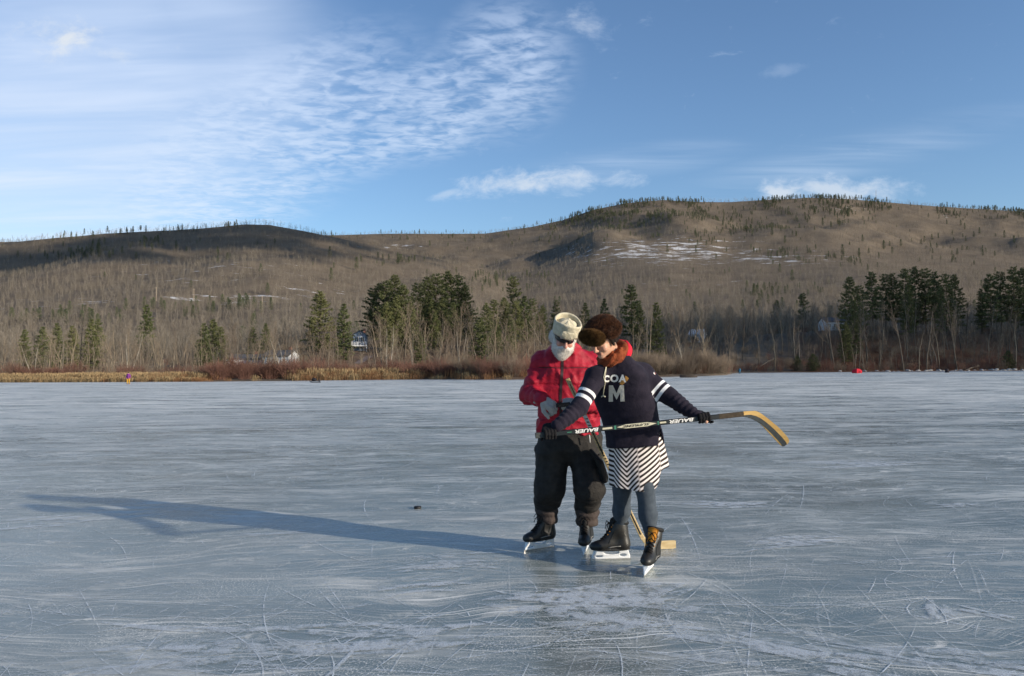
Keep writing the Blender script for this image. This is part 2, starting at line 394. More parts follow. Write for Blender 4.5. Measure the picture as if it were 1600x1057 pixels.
def build_terrain():
    pxs = np.concatenate([np.linspace(-1100, -150, 40)[:-1], np.linspace(-150, 1750, 300), np.linspace(1750, 2700, 40)[1:]])
    k = np.linspace(0, 1, 230); Ys = 98 + 2700 * k ** 2.0
    PX, YY = np.meshgrid(pxs, Ys, indexing='ij')
    Z = terrain_z(PX, YY); X = (PX - 800) / F_PX * YY
    V = np.stack([X, YY, Z], -1).reshape(-1, 3); n, m_ = PX.shape
    I = np.arange(n * m_).reshape(n, m_)
    Fc = np.stack([I[:-1, :-1], I[1:, :-1], I[1:, 1:], I[:-1, 1:]], -1).reshape(-1, 4)
    me = mesh_np('hills', V, Fc, (ground_material(),), True)
    py = horizon(PX) - F_PX * (Z - CAM_H) / YY
    fattr(me, 'snow', (snow_amount(PX, py) * sstep(180, 320, YY)).ravel())
    rust = sstep(1170, 1330, PX) * sstep(270, 225, YY) + 0.45 * sstep(450, 560, PX) * sstep(1100, 900, PX) * sstep(220, 180, YY)
    fattr(me, 'rust', np.clip(rust, 0, 1).ravel())
    return tag(link('hills', me), kind='structure')
build_terrain()

# ------------------------------------------------------------------ clouds out of the picture, over the right shoulder: their shadows lie on the left hilltop and the right bank
CLOUD = plain('cloud_white', (.85, .85, .86), 1.0, 0, .02, .01)
def cloud(px, Y, height, rx, ry, n, r0, seed):
    t = land(px, Y); k = (height - t[2]) / sun_dir.z; c = t + np.array(sun_dir) * k; rng = np.random.default_rng(seed); V, Fc = [], []
    bm = bmesh.new(); bmesh.ops.create_icosphere(bm, subdivisions=1, radius=1); bv = np.array([v.co[:] for v in bm.verts]); bm.verts.index_update(); bf = [tuple(v.index for v in f.verts) for f in bm.faces]; bm.free()
    for i in range(n):
        q = rng.normal(size=2) * .66; r = r0 * rng.uniform(.35, 1.2) * math.exp(-.30 * q.dot(q)); o = np.array([q[0] * rx, q[1] * ry, rng.normal(0, .25) * r0]); b = len(V)
        V += list(bv * np.array([r, r, r * .7]) + o); Fc += [tuple(i + b for i in f) for f in bf]
    o = obj_np('cloud', V, Fc, (CLOUD,), None, True); o.location = tuple(c); tag(o, 'broken cumulus cloud high over the right shoulder', 'cloud', kind='structure')
cloud(225, 1130, 760, 300, 190, 300, 27, 5)
cloud(1390, 330, 420, 190, 150, 250, 20, 6)
# ------------------------------------------------------------------ trees
def segs_mesh(P0, P1, r0, r1, sides=3, base=0):
    """tapered prisms, one for each segment"""
    P0 = np.asarray(P0, float); P1 = np.asarray(P1, float); r0 = np.asarray(r0)[:, None]; r1 = np.asarray(r1)[:, None]
    d = P1 - P0; d /= np.linalg.norm(d, axis=1, keepdims=True) + 1e-9
    ref = np.where(np.abs(d[:, 2:3]) > .9, np.array([[1., 0, 0]]), np.array([[0, 0, 1.]]))
    u = np.cross(d, ref); u /= np.linalg.norm(u, axis=1, keepdims=True) + 1e-9; v = np.cross(d, u)
    n = len(P0); V = np.zeros((n, 2 * sides, 3))
    for k in range(sides):
        a = 2 * math.pi * k / sides; o = math.cos(a) * u + math.sin(a) * v
        V[:, k] = P0 + o * r0; V[:, sides + k] = P1 + o * r1
    b = np.arange(n)[:, None] * 2 * sides
    Fc = np.concatenate([b + np.array([k, (k + 1) % sides, sides + (k + 1) % sides, sides + k]) for k in range(sides)], 0)
    return V.reshape(-1, 3), Fc
def bare_tree(seed, H, levels=4, spread=1.0, fork=False, rscale=1.0, lean=0.0, first=0.33, dens=1.0):
    """a leafless broadleaf tree: trunk segments and crown segments"""
    rng = np.random.default_rng(seed); T = [[], [], [], []]; C = [[], [], [], []]
    def add(lst, a, b, ra, rb): lst[0].append(a); lst[1].append(b); lst[2].append(ra); lst[3].append(rb)
    def perp(d):
        r = rng.normal(size=3); r -= r.dot(d) * d; return r / (np.linalg.norm(r) + 1e-9)
    nseg = [7, 5, 3, 2, 1]; kids = [11, 5.5, 4.2, 3.0, 0]
    def grow(p, d, L, r, lv):
        n = nseg[lv]; st = L / n; lst = T if lv == 0 else C
        pts = [p]; dd = d.copy()
        for i in range(n):
            up = np.array([0, 0, 1.]) * (0.02 if lv == 0 else 0.16)
            dd = dd + up + rng.normal(size=3) * (0.07 if lv == 0 else 0.17); dd /= np.linalg.norm(dd)
            q = p + dd * st; ra = r * (1 - 0.78 * i / n); rb = r * (1 - 0.78 * (i + 1) / n)
            if lv >= 2 and i == n - 1: rb = 0.0015
            add(lst, p, q, ra, rb); p = q; pts.append(p)
        if lv >= levels: return
        nk = int(round(kids[lv] * dens * rng.uniform(.85, 1.15)))
        for j in range(nk):
            f = (first + (1 - first) * (j + rng.random()) / nk) if lv == 0 else (0.18 + 0.82 * (j + rng.random()) / nk)
            f = min(f, .999); i = int(f * n); q = pts[i] + (pts[i + 1] - pts[i]) * (f * n - i)
            ax = pts[i + 1] - pts[i]; ax = ax / np.linalg.norm(ax)
            ang = rng.uniform(.45, .95) * spread; nd = ax * math.cos(ang) + perp(ax) * math.sin(ang)
            if lv == 0: Lk = H * rng.uniform(.22, .40) * (1.12 - .55 * f) * spread ** .5
            else: Lk = L * rng.uniform(.34, .58) * (1.05 - .4 * f)
            rk = max(r * (1 - .78 * f) * rng.uniform(.38, .6), 0.008 * rscale)
            grow(q, nd / np.linalg.norm(nd), Lk, rk, lv + 1)
    d0 = np.array([math.sin(lean), 0, math.cos(lean)])
    if fork:
        for s in range(3 if fork == 3 else 2):
            a = rng.uniform(.16, .34); q = s * 2.3 + rng.uniform(0, .7)
            grow(np.array([0.15 * math.cos(q), .15 * math.sin(q), -.4]), np.array([math.sin(a) * math.cos(q), math.sin(a) * math.sin(q), math.cos(a)]), H * rng.uniform(.82, 1), H * .0105 * rscale, 0)
    else: grow(np.array([0, 0, -.5]), d0, H * .95, H * .0135 * rscale, 0)
    return T, C
def pine_tree(seed, H, c0=.3, width=.22, dens=1.0, leaf=.34, ragged=.35):
    """white pine: bare lower trunk, whorls of upswept plumed boughs; returns trunk segs, needle triangles"""
    rng = np.random.default_rng(seed); T = [[], [], [], []]; tri = []
    n = 8; p = np.array([0, 0, -.5]); 
    xs = np.cumsum(rng.normal(0, .006 * H, n + 1)) * .5
    pts = [np.array([xs[i] - xs[0], 0, -.5 + (H + .3) * i / n]) for i in range(n + 1)]
    for i in range(n):
        for l, v in zip(T, (pts[i], pts[i + 1], H * .013 * (1 - .93 * i / n), H * .013 * (1 - .93 * (i + 1) / n))): l.append(v)
    z = c0 * H; k = 0; side = rng.uniform(0, 6.28)
    while z < H * .985:
        f = (z - c0 * H) / (H * (1 - c0)); prof = (1 - f) ** .62 * (0.55 + .45 * min(1, f * 4 + .25)); 
        m = int(rng.integers(4, 7)); a0 = rng.uniform(0, 6.28)
        for j in range(m):
            if rng.random() < ragged * .45: continue
            a = a0 + j * 6.28 / m + rng.normal(0, .25); L = H * width * prof * rng.uniform(1 - ragged, 1.15) + .35
            el = -.12 + .55 * f + rng.normal(0, .12); d = np.array([math.cos(a) * math.cos(el), math.sin(a) * math.cos(el), math.sin(el)])
            i = min(n - 1, int((z + .5) / (H + .3) * n)); c = pts[i] + (pts[i + 1] - pts[i]) * ((z + .5) / (H + .3) * n - i)
            e = c + d * L + np.array([0, 0, .10 * L])
            for l, v in zip(T, (c, e, .012 * H * .25 * (1 - f) + .015, .008)): l.append(v)
            nc = max(2, int(L / .55 * dens))
            for q in range(nc):
                s = .28 + .72 * (q + rng.random()) / nc; w_ = .16 * L * (1.1 - s) + .12
                cc = c + (e - c) * s + rng.normal(size=3) * np.array([w_ * .9, w_ * .9, w_ * .25])
                for g in range(int(7 * dens)):
                    dr = rng.normal(size=3) * np.array([1, 1, .55]) + d * .6 + np.array([0, 0, .55]); dr /= np.linalg.norm(dr)
                    sd = np.cross(dr, rng.normal(size=3)); sd /= np.linalg.norm(sd) + 1e-9
                    l = leaf * rng.uniform(.6, 1.25); o = cc + rng.normal(size=3) * .13
                    tri.append((o - sd * l * .2, o + sd * l * .2, o + dr * l))
        z += H * rng.uniform(.030, .046); k += 1
    return T, np.array(tri)
def bark(name, c1, c2, rough=.95, vary=.35):
    m, t, b = material(name, rough, .1); P = objco(t)
    n = t.noise(t.mapping(P, scale=(3, 3, .7)), 1.0, 5, .65)
    oi = t.new('ShaderNodeObjectInfo').outputs['Random']
    c = t.mix(t.ss(n, .3, .7), c1, c2); k = t.math('ADD', 1 - vary, t.math('MULTIPLY', oi, 2 * vary))
    t.put(b.inputs['Base Color'], t.mix(1.0, c, t.comb(k, k, k), 'MULTIPLY'))
    return m
def needles(name, c1, c2, c3):
    m, t, b = material(name, .75, .2); P = objco(t)
    n = t.noise(P, .9, 4, .6); oi = t.new('ShaderNodeObjectInfo').outputs['Random']
    c = t.mix(t.ss(n, .3, .7), c1, c2); c = t.mix(t.math('MULTIPLY', oi, .7), c, c3)
    t.put(b.inputs['Base Color'], c)
    return m
BARK_GREY = bark('bark_grey', (.105, .085, .066), (.20, .165, .128))
BARK_PALE = bark('bark_pale', (.30, .265, .215), (.48, .43, .36), vary=.2)
BARK_TWIG = bark('twig', (.15, .115, .085), (.245, .19, .14))
BARK_TAN = bark('twig_tan', (.19, .152, .108), (.295, .24, .17))
BARK_RED = bark('twig_red', (.125, .066, .050), (.20, .105, .078))
BARK_FAR = bark('far_wood', (.150, .129, .102), (.262, .226, .180), vary=.35)
BARK_FARP = bark('far_wood_pale', (.23, .20, .165), (.35, .31, .255), vary=.3)
PINE_BARK = bark('pine_bark', (.085, .066, .052), (.17, .13, .10))
NEEDLE = needles('pine_needles', (.055, .072, .030), (.120, .138, .052), (.16, .155, .062))
NEEDLE_FAR = needles('far_needles', (.055, .075, .042), (.095, .115, .058), (.12, .13, .07))

def joined(*parts):
    Vs, Fs, o = [], [], 0
    for V, Fc in parts:
        Vs.append(V); Fs.append(Fc + o); o += len(V)
    return np.concatenate(Vs), np.concatenate(Fs)
def tri_arr(tri):
    V = tri.reshape(-1, 3); i = np.arange(len(tri)) * 3
    return V, np.stack([i, i + 1, i + 2], 1)
def mixed_mesh(name, VF_quads, mats_q, VF_tri, mats_t):
    """quads (wood) and triangles (needles) in one mesh"""
    V = np.concatenate([VF_quads[0], VF_tri[0]]); o = len(VF_quads[0])
    me = bpy.data.meshes.new(name); nq = len(VF_quads[1]); nt = len(VF_tri[1])
    li = np.concatenate([VF_quads[1].ravel(), (VF_tri[1] + o).ravel()]).astype(np.int32)
    ls = np.concatenate([np.arange(nq) * 4, nq * 4 + np.arange(nt) * 3]).astype(np.int32)
    me.vertices.add(len(V)); me.vertices.foreach_set('co', V.astype(np.float32).ravel())
    me.loops.add(len(li)); me.loops.foreach_set('vertex_index', li)
    me.polygons.add(nq + nt); me.polygons.foreach_set('loop_start', ls)
    me.polygons.foreach_set('material_index', np.concatenate([np.zeros(nq), np.ones(nt)]).astype(np.int32))
    me.update(calc_edges=True); me.materials.append(mats_q); me.materials.append(mats_t); me.validate(); return me

def scatter(name, protos, pts, rz, sc, idx, label, cat, group=None, kind='stuff'):
    """ONE object: many small plants as instances on its own points"""
    pc = bpy.data.collections.new(name + '_kinds')
    for i, me in enumerate(protos):
        o = bpy.data.objects.new('%s_%02d' % (name, i), me); pc.objects.link(o)
    me = bpy.data.meshes.new(name); me.vertices.add(len(pts)); me.vertices.foreach_set('co', np.asarray(pts, np.float32).ravel())
    fattr(me, 'rz', rz); fattr(me, 'sc', sc)
    a = me.attributes.new('ix', 'INT', 'POINT'); a.data.foreach_set('value', np.asarray(idx, np.int32)); me.update()
    o = link(name, me); tag(o, label, cat, group, kind)
    g = bpy.data.node_groups.new(name, 'GeometryNodeTree')
    g.interface.new_socket('Geometry', in_out='INPUT', socket_type='NodeSocketGeometry'); g.interface.new_socket('Geometry', in_out='OUTPUT', socket_type='NodeSocketGeometry')
    N = g.nodes; gi = N.new('NodeGroupInput'); go = N.new('NodeGroupOutput')
    mp = N.new('GeometryNodeMeshToPoints'); ip = N.new('GeometryNodeInstanceOnPoints'); ci = N.new('GeometryNodeCollectionInfo')
    ci.inputs['Collection'].default_value = pc; ci.inputs['Separate Children'].default_value = True; ci.inputs['Reset Children'].default_value = True
    def na(nm, ty):
        n = N.new('GeometryNodeInputNamedAttribute'); n.data_type = ty; n.inputs['Name'].default_value = nm
        return [s for s in n.outputs if s.enabled and s.name == 'Attribute'][0]
    cx = N.new('ShaderNodeCombineXYZ'); L = g.links
    L.new(gi.outputs[0], mp.inputs[0]); L.new(mp.outputs[0], ip.inputs['Points']); L.new(ci.outputs[0], ip.inputs['Instance'])
    ip.inputs['Pick Instance'].default_value = True
    L.new(na('ix', 'INT'), ip.inputs['Instance Index']); L.new(na('rz', 'FLOAT'), cx.inputs[2]); L.new(cx.outputs[0], ip.inputs['Rotation']); L.new(na('sc', 'FLOAT'), ip.inputs['Scale'])
    L.new(ip.outputs[0], go.inputs[0])
    md = o.modifiers.new('plants', 'NODES'); md.node_group = g
    return o

# ---- far hillsides: leafless wood and evergreen wood, each one mass
def far_protos():
    out = []
    for s in range(7):
        T, C = bare_tree(500 + s, 13.0, levels=3, spread=1.0, first=.26, rscale=.95, dens=.85)
        V, Fc = joined(segs_mesh(*T, sides=3), segs_mesh(C[0], C[1], np.maximum(C[2], .026), np.maximum(C[3], .008), sides=3))
        out.append(mesh_np('far_tree', V, Fc, (BARK_FAR,)))
    return out
def far_pine_protos():
    out = []
    for s in range(4):
        T, tri = pine_tree(800 + s, 13.0, c0=.16, width=.20, dens=.7, leaf=.75, ragged=.3)
        out.append(mixed_mesh('far_pine', segs_mesh(*T, sides=3), PINE_BARK, tri_arr(tri), NEEDLE_FAR))
    return out
def visible_py(px, Y, z): return horizon(px) - F_PX * (z - CAM_H) / Y
def far_forest():
    rng = np.random.default_rng(91); N = 98000
    px = rng.uniform(-480, 2080, N); u = rng.random(N); Y = (235 ** 1.35 + u * (2080 ** 1.35 - 235 ** 1.35)) ** (1 / 1.35)
    z = terrain_z(px, Y); py = visible_py(px, Y, z)
    X = (px - 800) / F_PX * Y
    sn = snow_amount(px, py)
    keep = rng.random(N) > sn * .3
    keep &= rng.random(N) < 0.55 + .9 * (fbm(X / 60, Y / 90, 77) - .18)
    keep &= ~((px > 1150) & (Y < 262)) & ~((np.abs(px - 563) < 26) & (Y < 330))
    px, Y, z, X = px[keep], Y[keep], z[keep], X[keep]; n = len(px)
    scatter('bare_forest', far_protos(), np.stack([X, Y, z - .2], 1), rng.uniform(0, 6.28, n), rng.uniform(.62, 1.08, n) * np.interp(Y, [300, 1100, 1900], [.95, .72, .66]), rng.integers(0, 7, n),
            'leafless grey brown forest covering the hillsides behind the lake', 'forest')
    # evergreens: ridge belts and clumps
    N = 60000; px = rng.uniform(-150, 1750, N); u = rng.random(N); Y = (260 ** 1.4 + u * (2000 ** 1.4 - 260 ** 1.4)) ** (1 / 1.4)
    z = terrain_z(px, Y); py = visible_py(px, Y, z); X = (px - 800) / F_PX * Y
    def el(cx, cy, rx, ry, k): return k * np.exp(-(((px - cx) / rx) ** 2 + ((py - cy) / ry) ** 2) ** 1.5)
    ridge = interp(px, RIDGE_B); ridA = interp(px, RIDGE_A)
    pr = np.zeros(N) + .006
    onB = (py - ridge < 9) & (Y > 1700); pr = np.where(onB & (px > 860) & (px < 1120), .8, pr); pr = np.where(onB & (((px > 1195) & (px < 1400)) | (px > 1470)), .75, pr)
    pr = np.where(onB & (px > 480) & (px < 860), .16, pr)
    pr = np.where((py - ridA < 5) & (Y > 1120) & (Y < 1300) & (px > 85) & (px < 370), .85, pr)
    for e in [(960, 338, 130, 14, .55), (1060, 336, 110, 14, .5), (1200, 330, 90, 12, .3), (1290, 325, 100, 14, .6), (1050, 358, 140, 14, .22), (870, 372, 70, 8, .2), (760, 385, 60, 8, .1), (1560, 335, 80, 8, .4), (1300, 345, 80, 10, .15),
              (110, 395, 90, 12, .45), (220, 385, 60, 10, .4), (240, 400, 40, 6, .3), (620, 408, 40, 7, .3), (1190, 362, 60, 9, .35), (1100, 375, 80, 12, .15), (1310, 408, 50, 8, .3), (1150, 428, 60, 8, .15), (1230, 395, 60, 10, .15),
              (60, 505, 120, 14, .30), (1240, 465, 60, 16, .12), (760, 445, 60, 14, .3), (350, 490, 120, 14, .18), (1500, 400, 60, 16, .06), (1200, 460, 40, 16, .25), (850, 440, 50, 10, .2)]:
        pr = np.maximum(pr, el(*e))
    pr = pr * np.where(Y < 500, .5, 1) * (0.25 + 1.5 * (fbm(X / 40, Y / 60, 13) > .48))
    keep = rng.random(N) < pr * np.where((px > 840) & (Y > 900), .85, .5)
    px, Y, z, X = px[keep], Y[keep], z[keep], X[keep]; n = len(px); print('evergreens', n)
    scatter('evergreen_forest', far_pine_protos(), np.stack([X, Y, z - .2], 1), rng.uniform(0, 6.28, n), rng.uniform(.55, 1.15, n) * np.interp(Y, [400, 1000, 1900], [1, .72, .78]), rng.integers(0, 4, n),
            'dark evergreens massed along the ridge lines and upper slopes', 'evergreen forest')
far_forest()
# ------------------------------------------------------------------ shore: reeds, brush, shrubs
def blade_patch(seed, n, H, spread, w_, droop=.25, plume=False):
    """a tuft of dry blades or canes"""
    rng = np.random.default_rng(seed); V = []; Fc = []
    for k in range(n):
        p = np.array([rng.normal(0, spread), rng.normal(0, spread), 0]); h = H * rng.uniform(.6, 1.1); a = rng.uniform(0, 6.28); t = rng.uniform(.0, droop) * h
        d = np.array([math.cos(a), math.sin(a), 0]); s = np.array([-d[1], d[0], 0]) * w_ * .5; m = p + d * t * .3 + np.array([0, 0, h * .6]); e = p + d * t + np.array([0, 0, h]); b = len(V)
        V += [p - s, p + s, m + s * .8, m - s * .8, e]; Fc += [(b, b + 1, b + 2), (b, b + 2, b + 3), (b + 3, b + 2, b + 4)]
        if plume: q = len(V); V += [e - s * 2.2 - np.array([0, 0, .22]), e + s * 2.2 - np.array([0, 0, .22]), e + np.array([0, 0, .12])]; Fc += [(q, q + 1, q + 2)]
    return np.array(V), np.array(Fc)
def shrub(seed, H, W, n=46, twigs=7, r=.016):
    """a many-stemmed leafless bush; stems and the twig spray"""
    rng = np.random.default_rng(seed); S = [[], [], [], []]; T = [[], [], [], []]
    def add(l, *v):
        for a, b in zip(l, v): a.append(b)
    for k in range(n):
        a = rng.uniform(0, 6.28); b = rng.random() ** .6; p = np.array([math.cos(a), math.sin(a), 0]) * W * .22 * rng.random() ** .5
        e = np.array([math.cos(a) * b * W * .5, math.sin(a) * b * W * .5, H * (1 - .42 * b * b) * rng.uniform(.75, 1.05)]); m = (p + e) / 2 + np.array([0, 0, .10 * H]) + rng.normal(size=3) * .05 * H
        add(S, p, m, r, r * .7); add(S, m, e, r * .7, r * .25)
        for j in range(twigs):
            f = rng.uniform(.25, 1); q = m + (e - m) * max(0, (f - .5) * 2) if f > .5 else p + (m - p) * f * 2; d = nrm(e - p) + rng.normal(size=3) * .42; d[2] = abs(d[2]) + .15
            L = H * rng.uniform(.14, .34); o = q + nrm(d) * L; add(T, q, o, r * .5, r * .15)
            for _ in range(2): g = rng.uniform(.4, .9); q2 = q + (o - q) * g; add(T, q2, q2 + nrm(d + rng.normal(size=3) * .5) * L * .5, r * .38, r * .12)
    return S, T
nrm = lambda v: np.asarray(v, float) / np.linalg.norm(v)
REED_M = plain('dry_reed', (.33, .235, .125), .9, .1, .35, 2.5); REED_R = plain('dry_reed_rust', (.24, .13, .065), .9, .1, .35, 2.5)
def shore_stuff():
    rng = np.random.default_rng(17)
    # tan reeds along the left shore
    protos = [mesh_np('reed', *blade_patch(300 + i, 60, 1.15, .5, .035, .4, i % 3 == 0), (REED_M if i < 4 else REED_R,)) for i in range(6)]
    N = 7200; px = rng.uniform(-260, 960, N); d = rng.random(N) ** 1.2 * 13
    keep = np.where(px < 330, 1.0, np.where((px > 455) & (px < 655), .5, np.where((px > 640) & (px < 760), .10, .06))); keep = rng.random(N) < keep
    keep &= ~((px > 320) & (px < 450) & (rng.random(N) < .8))
    px, d = px[keep], d[keep]; Y = interp(px, SHORE) + .4 + d; z = terrain_z(px, Y); n = len(px)
    sc = np.where(px < 330, .85, 1.15) * rng.uniform(.6, 1.15, n) * np.where(d < 2, .75, 1)
    ix = np.where(rng.random(n) < np.where(px > 330, .65, np.where(px > 230, .6, .12)), rng.integers(4, 6, n), rng.integers(0, 4, n))
    scatter('reeds', protos, np.stack([(px - 800) / F_PX * Y, Y, z - .05], 1), rng.uniform(0, 6.28, n), sc, ix, 'tan and rust coloured dry reeds along the near left shore', 'reeds')
    # low grey and red brush behind the reeds and under the trees
    pr = []
    for i in range(8):
        S, T = shrub(340 + i, 2.2, 2.6, 26, 6, .014); V, Fc = joined(segs_mesh(*S), segs_mesh(*T)); pr.append(mesh_np('brush', V, Fc, ((BARK_RED, BARK_TWIG, BARK_TAN, BARK_TWIG)[i % 4],)))
    N = 5200; px = rng.uniform(-250, 1820, N); u = rng.random(N) ** 1.5; Y = interp(px, SHORE) + np.where(px < 1145, 9 + u * 120, 3 + u * 70); z = terrain_z(px, Y)
    keep = rng.random(N) < np.where(px > 1145, .6, np.where(px < 330, .55, 1)); keep &= ~((np.abs(px - 560) < 30) & (Y > 150) & (Y < 215)); px, Y, z = px[keep], Y[keep], z[keep]; n = len(px)
    redness = np.where(Y - interp(px, SHORE) < 22, .65, .12); ix = np.where(rng.random(n) < redness, rng.integers(0, 2, n) * 4, rng.choice([1, 2, 3, 5, 6, 7], n))
    scatter('undergrowth', pr, np.stack([(px - 800) / F_PX * Y, Y, z - .1], 1), rng.uniform(0, 6.28, n), rng.uniform(.45, 1.15, n), ix, 'low leafless brush covering the ground under the shoreline trees', 'undergrowth')
    # rust-brown leaves and saplings on the right bank
    sp = []
    for i in range(5):
        T, C = bare_tree(380 + i, 6.5, 3, .7, first=.3, rscale=.8, dens=.75); V, Fc = joined(segs_mesh(*T), segs_mesh(*C)); sp.append(mesh_np('sapling', V, Fc, ((BARK_TWIG, BARK_GREY, BARK_TAN, BARK_TWIG, BARK_FAR)[i],)))
    N = 1500; px = rng.uniform(-250, 1820, N); Y = interp(px, SHORE) + np.where(px < 1145, 14 + rng.random(N) * 120, 4 + rng.random(N) * 75); z = terrain_z(px, Y)
    keep = ~((np.abs(px - 560) < 24) & (Y > 140) & (Y < 220)); px, Y, z = px[keep], Y[keep], z[keep]; n = len(px)
    scatter('saplings', sp, np.stack([(px - 800) / F_PX * Y, Y, z - .2], 1), rng.uniform(0, 6.28, n), rng.uniform(.5, 1.25, n), rng.integers(0, 5, n), 'thin leafless saplings massed between the larger shoreline trees', 'saplings')
shore_stuff()

# ---- shrubs one can tell apart
def shrub_things():
    rng = np.random.default_rng(23)
    def protos(k, H, W, n, r, m1, m2, tw=8):
        out = []
        for i in range(k):
            S, T = shrub(400 + i + int(H * 10), H, W, n, tw, r); out.append((mesh_np('stems', *segs_mesh(*S), (m1,)), mesh_np('twigs', *segs_mesh(*T), (m2,))))
        return out
    red = protos(4, 2.3, 3.8, 60, .018, BARK_RED, BARK_RED); grey = protos(4, 4.2, 6.4, 80, .020, BARK_GREY, BARK_TWIG, 9)
    def put(pr, px, d, s, name, label, group):
        Y = float(interp(px, SHORE)) + d; p = land(px, Y); o = empty(name, (p[0], p[1], p[2] - .1), rng.uniform(0, 6.28)); o.scale = (s, s, s * rng.uniform(.9, 1.1)); tag(o, label, 'shrub', group)
        a, b = pr[int(rng.integers(len(pr)))]; link('stems', a, o); link('twigs', b, o)
    for px in list(np.linspace(325, 470, 15)) + list(np.linspace(640, 720, 9)) + list(np.linspace(735, 905, 15)) + [500, 530, 560, 590, 615] + [20, 50, 80, 110]:
        far = px < 200 or 490 < px < 620
        put(red, px + rng.normal(0, 3), 9 + rng.random() * 4 if far else 2.5 + rng.random() * 5, rng.uniform(.85, 1.25), 'red_twig_shrub', 'low red twigged shrub in the brush line along the left shore', 'red shrubs along the shore')
    for px in list(np.linspace(930, 1128, 22)) + list(np.linspace(690, 800, 8)):
        put(grey, px + rng.normal(0, 4), 3.5 + rng.random() * 9, rng.uniform(.62, .95) * (1.0 if px > 900 else .75), 'grey_brown_shrub', 'dense grey brown leafless bush on the near shore right of centre' if px > 900 else 'grey brown leafless bush behind the left shore red shrubs', 'grey shrubs on the point' if px > 900 else 'grey shrubs left of centre')
shrub_things()

# ---- shoreline trees: leafless broadleaves, each a thing with trunk and crown
def near_trees():
    rng = np.random.default_rng(57); P = {}
    def proto(key, n, seed, bark_t, bark_c, **kw):
        P[key] = []
        for i in range(n):
            T, C = bare_tree(seed + i, 15.0, **kw); P[key].append((mesh_np('trunk', *segs_mesh(*T, sides=5), (bark_t,)), mesh_np('crown', *segs_mesh(C[0], C[1], np.maximum(C[2], .010), np.maximum(C[3], .005), sides=3), (bark_c,))))
    proto('grey', 5, 600, BARK_GREY, BARK_TWIG, levels=4, spread=.85, first=.34, dens=1.0)
    proto('tan', 4, 620, BARK_TAN, BARK_TAN, levels=4, spread=.75, fork=True, first=.28, dens=.85)
    proto('pale', 4, 640, BARK_PALE, BARK_TAN, levels=4, spread=1.05, fork=True, first=.25, dens=.85)
    proto('slim', 4, 660, BARK_GREY, BARK_TWIG, levels=3, spread=.65, first=.5, rscale=.75, dens=.9)
    proto('slim_pale', 3, 680, BARK_TAN, BARK_TWIG, levels=3, spread=.65, first=.5, rscale=.75, dens=.9)
    LAB = {'grey': ('leafless grey barked tree with spreading crown on the wooded shore', 'grey leafless shoreline trees'), 'tan': ('tan many stemmed leafless tree on the wooded shore', 'tan leafless shoreline trees'),
           'pale': ('pale barked forked leafless tree on the wooded shore', 'pale leafless shoreline trees'), 'slim': ('tall slim grey leafless tree on the wooded bank', 'slim grey shoreline trees'), 'slim_pale': ('tall slim tan trunked leafless tree on the wooded bank', 'slim tan shoreline trees')}
    def put(key, px, Y, top_py, label=None, cat='tree', rz=None):
        p = land(px, Y); H = (horizon(px) - top_py) / F_PX * Y + CAM_H - p[2]; s = max(.3, H / 15.0)
        o = empty('bare_tree', (p[0], p[1], p[2] - .1), rng.uniform(0, 6.28) if rz is None else rz); w_ = s * rng.uniform(.85, 1.15); o.scale = (w_, w_, s)
        tag(o, label or LAB[key][0], cat, None if label else LAB[key][1]); a, b = P[key][int(rng.integers(len(P[key])))]; link('trunk', a, o); link('crown', b, o)
    # named individuals
    put('pale', 607, 138, 505, 'pale forked tree below and right of the blue grey house'); put('pale', 466, 132, 528, 'pale leaning tree right of the low white house'); put('pale', 442, 136, 520, 'pale tree with a split top beside the low white house')
    put('pale', 1070, 150, 515, 'pale forked tree rising behind the grey bushes on the point'); put('tan', 1102, 158, 495, 'broad tan crowned tree behind the right end of the point'); put('pale', 720, 140, 515, 'pale forked tree left of the bearded man')
    put('pale', 200, 140, 505, 'palest of the slender trees behind the purple clad skater'); put('pale', 52, 150, 530, 'pale leaning tree at the far left of the shore')
    # left: tan thin trees
    for px in np.linspace(-120, 345, 62): put(rng.choice(['tan', 'tan', 'grey', 'slim_pale']), px + rng.normal(0, 5), interp(px, SHORE) + rng.uniform(18, 75), rng.uniform(503, 545))
    for px in np.linspace(345, 560, 36): put(rng.choice(['tan', 'grey', 'grey', 'slim']), px + rng.normal(0, 5), interp(px, SHORE) + rng.uniform(16, 70) if abs(px - 563) > 30 else interp(px, SHORE) + 16, rng.uniform(495, 540) if abs(px - 555) > 22 else 552)
    for px in np.linspace(585, 930, 66): put(rng.choice(['grey', 'grey', 'tan', 'slim', 'pale'], p=[.4, .2, .2, .15, .05]), px + rng.normal(0, 5), interp(px, SHORE) + rng.uniform(18, 95), rng.uniform(470, 525))
    for px in np.linspace(930, 1150, 36): put(rng.choice(['grey', 'grey', 'tan', 'slim']), px + rng.normal(0, 5), 175 + rng.uniform(0, 70), rng.uniform(468, 515))
    for px in np.linspace(1150, 1720, 110): put(rng.choice(['grey', 'slim', 'slim', 'slim_pale']), px + rng.normal(0, 4), 201 + rng.random() ** 1.3 * 62, rng.uniform(462, 515))
near_trees()

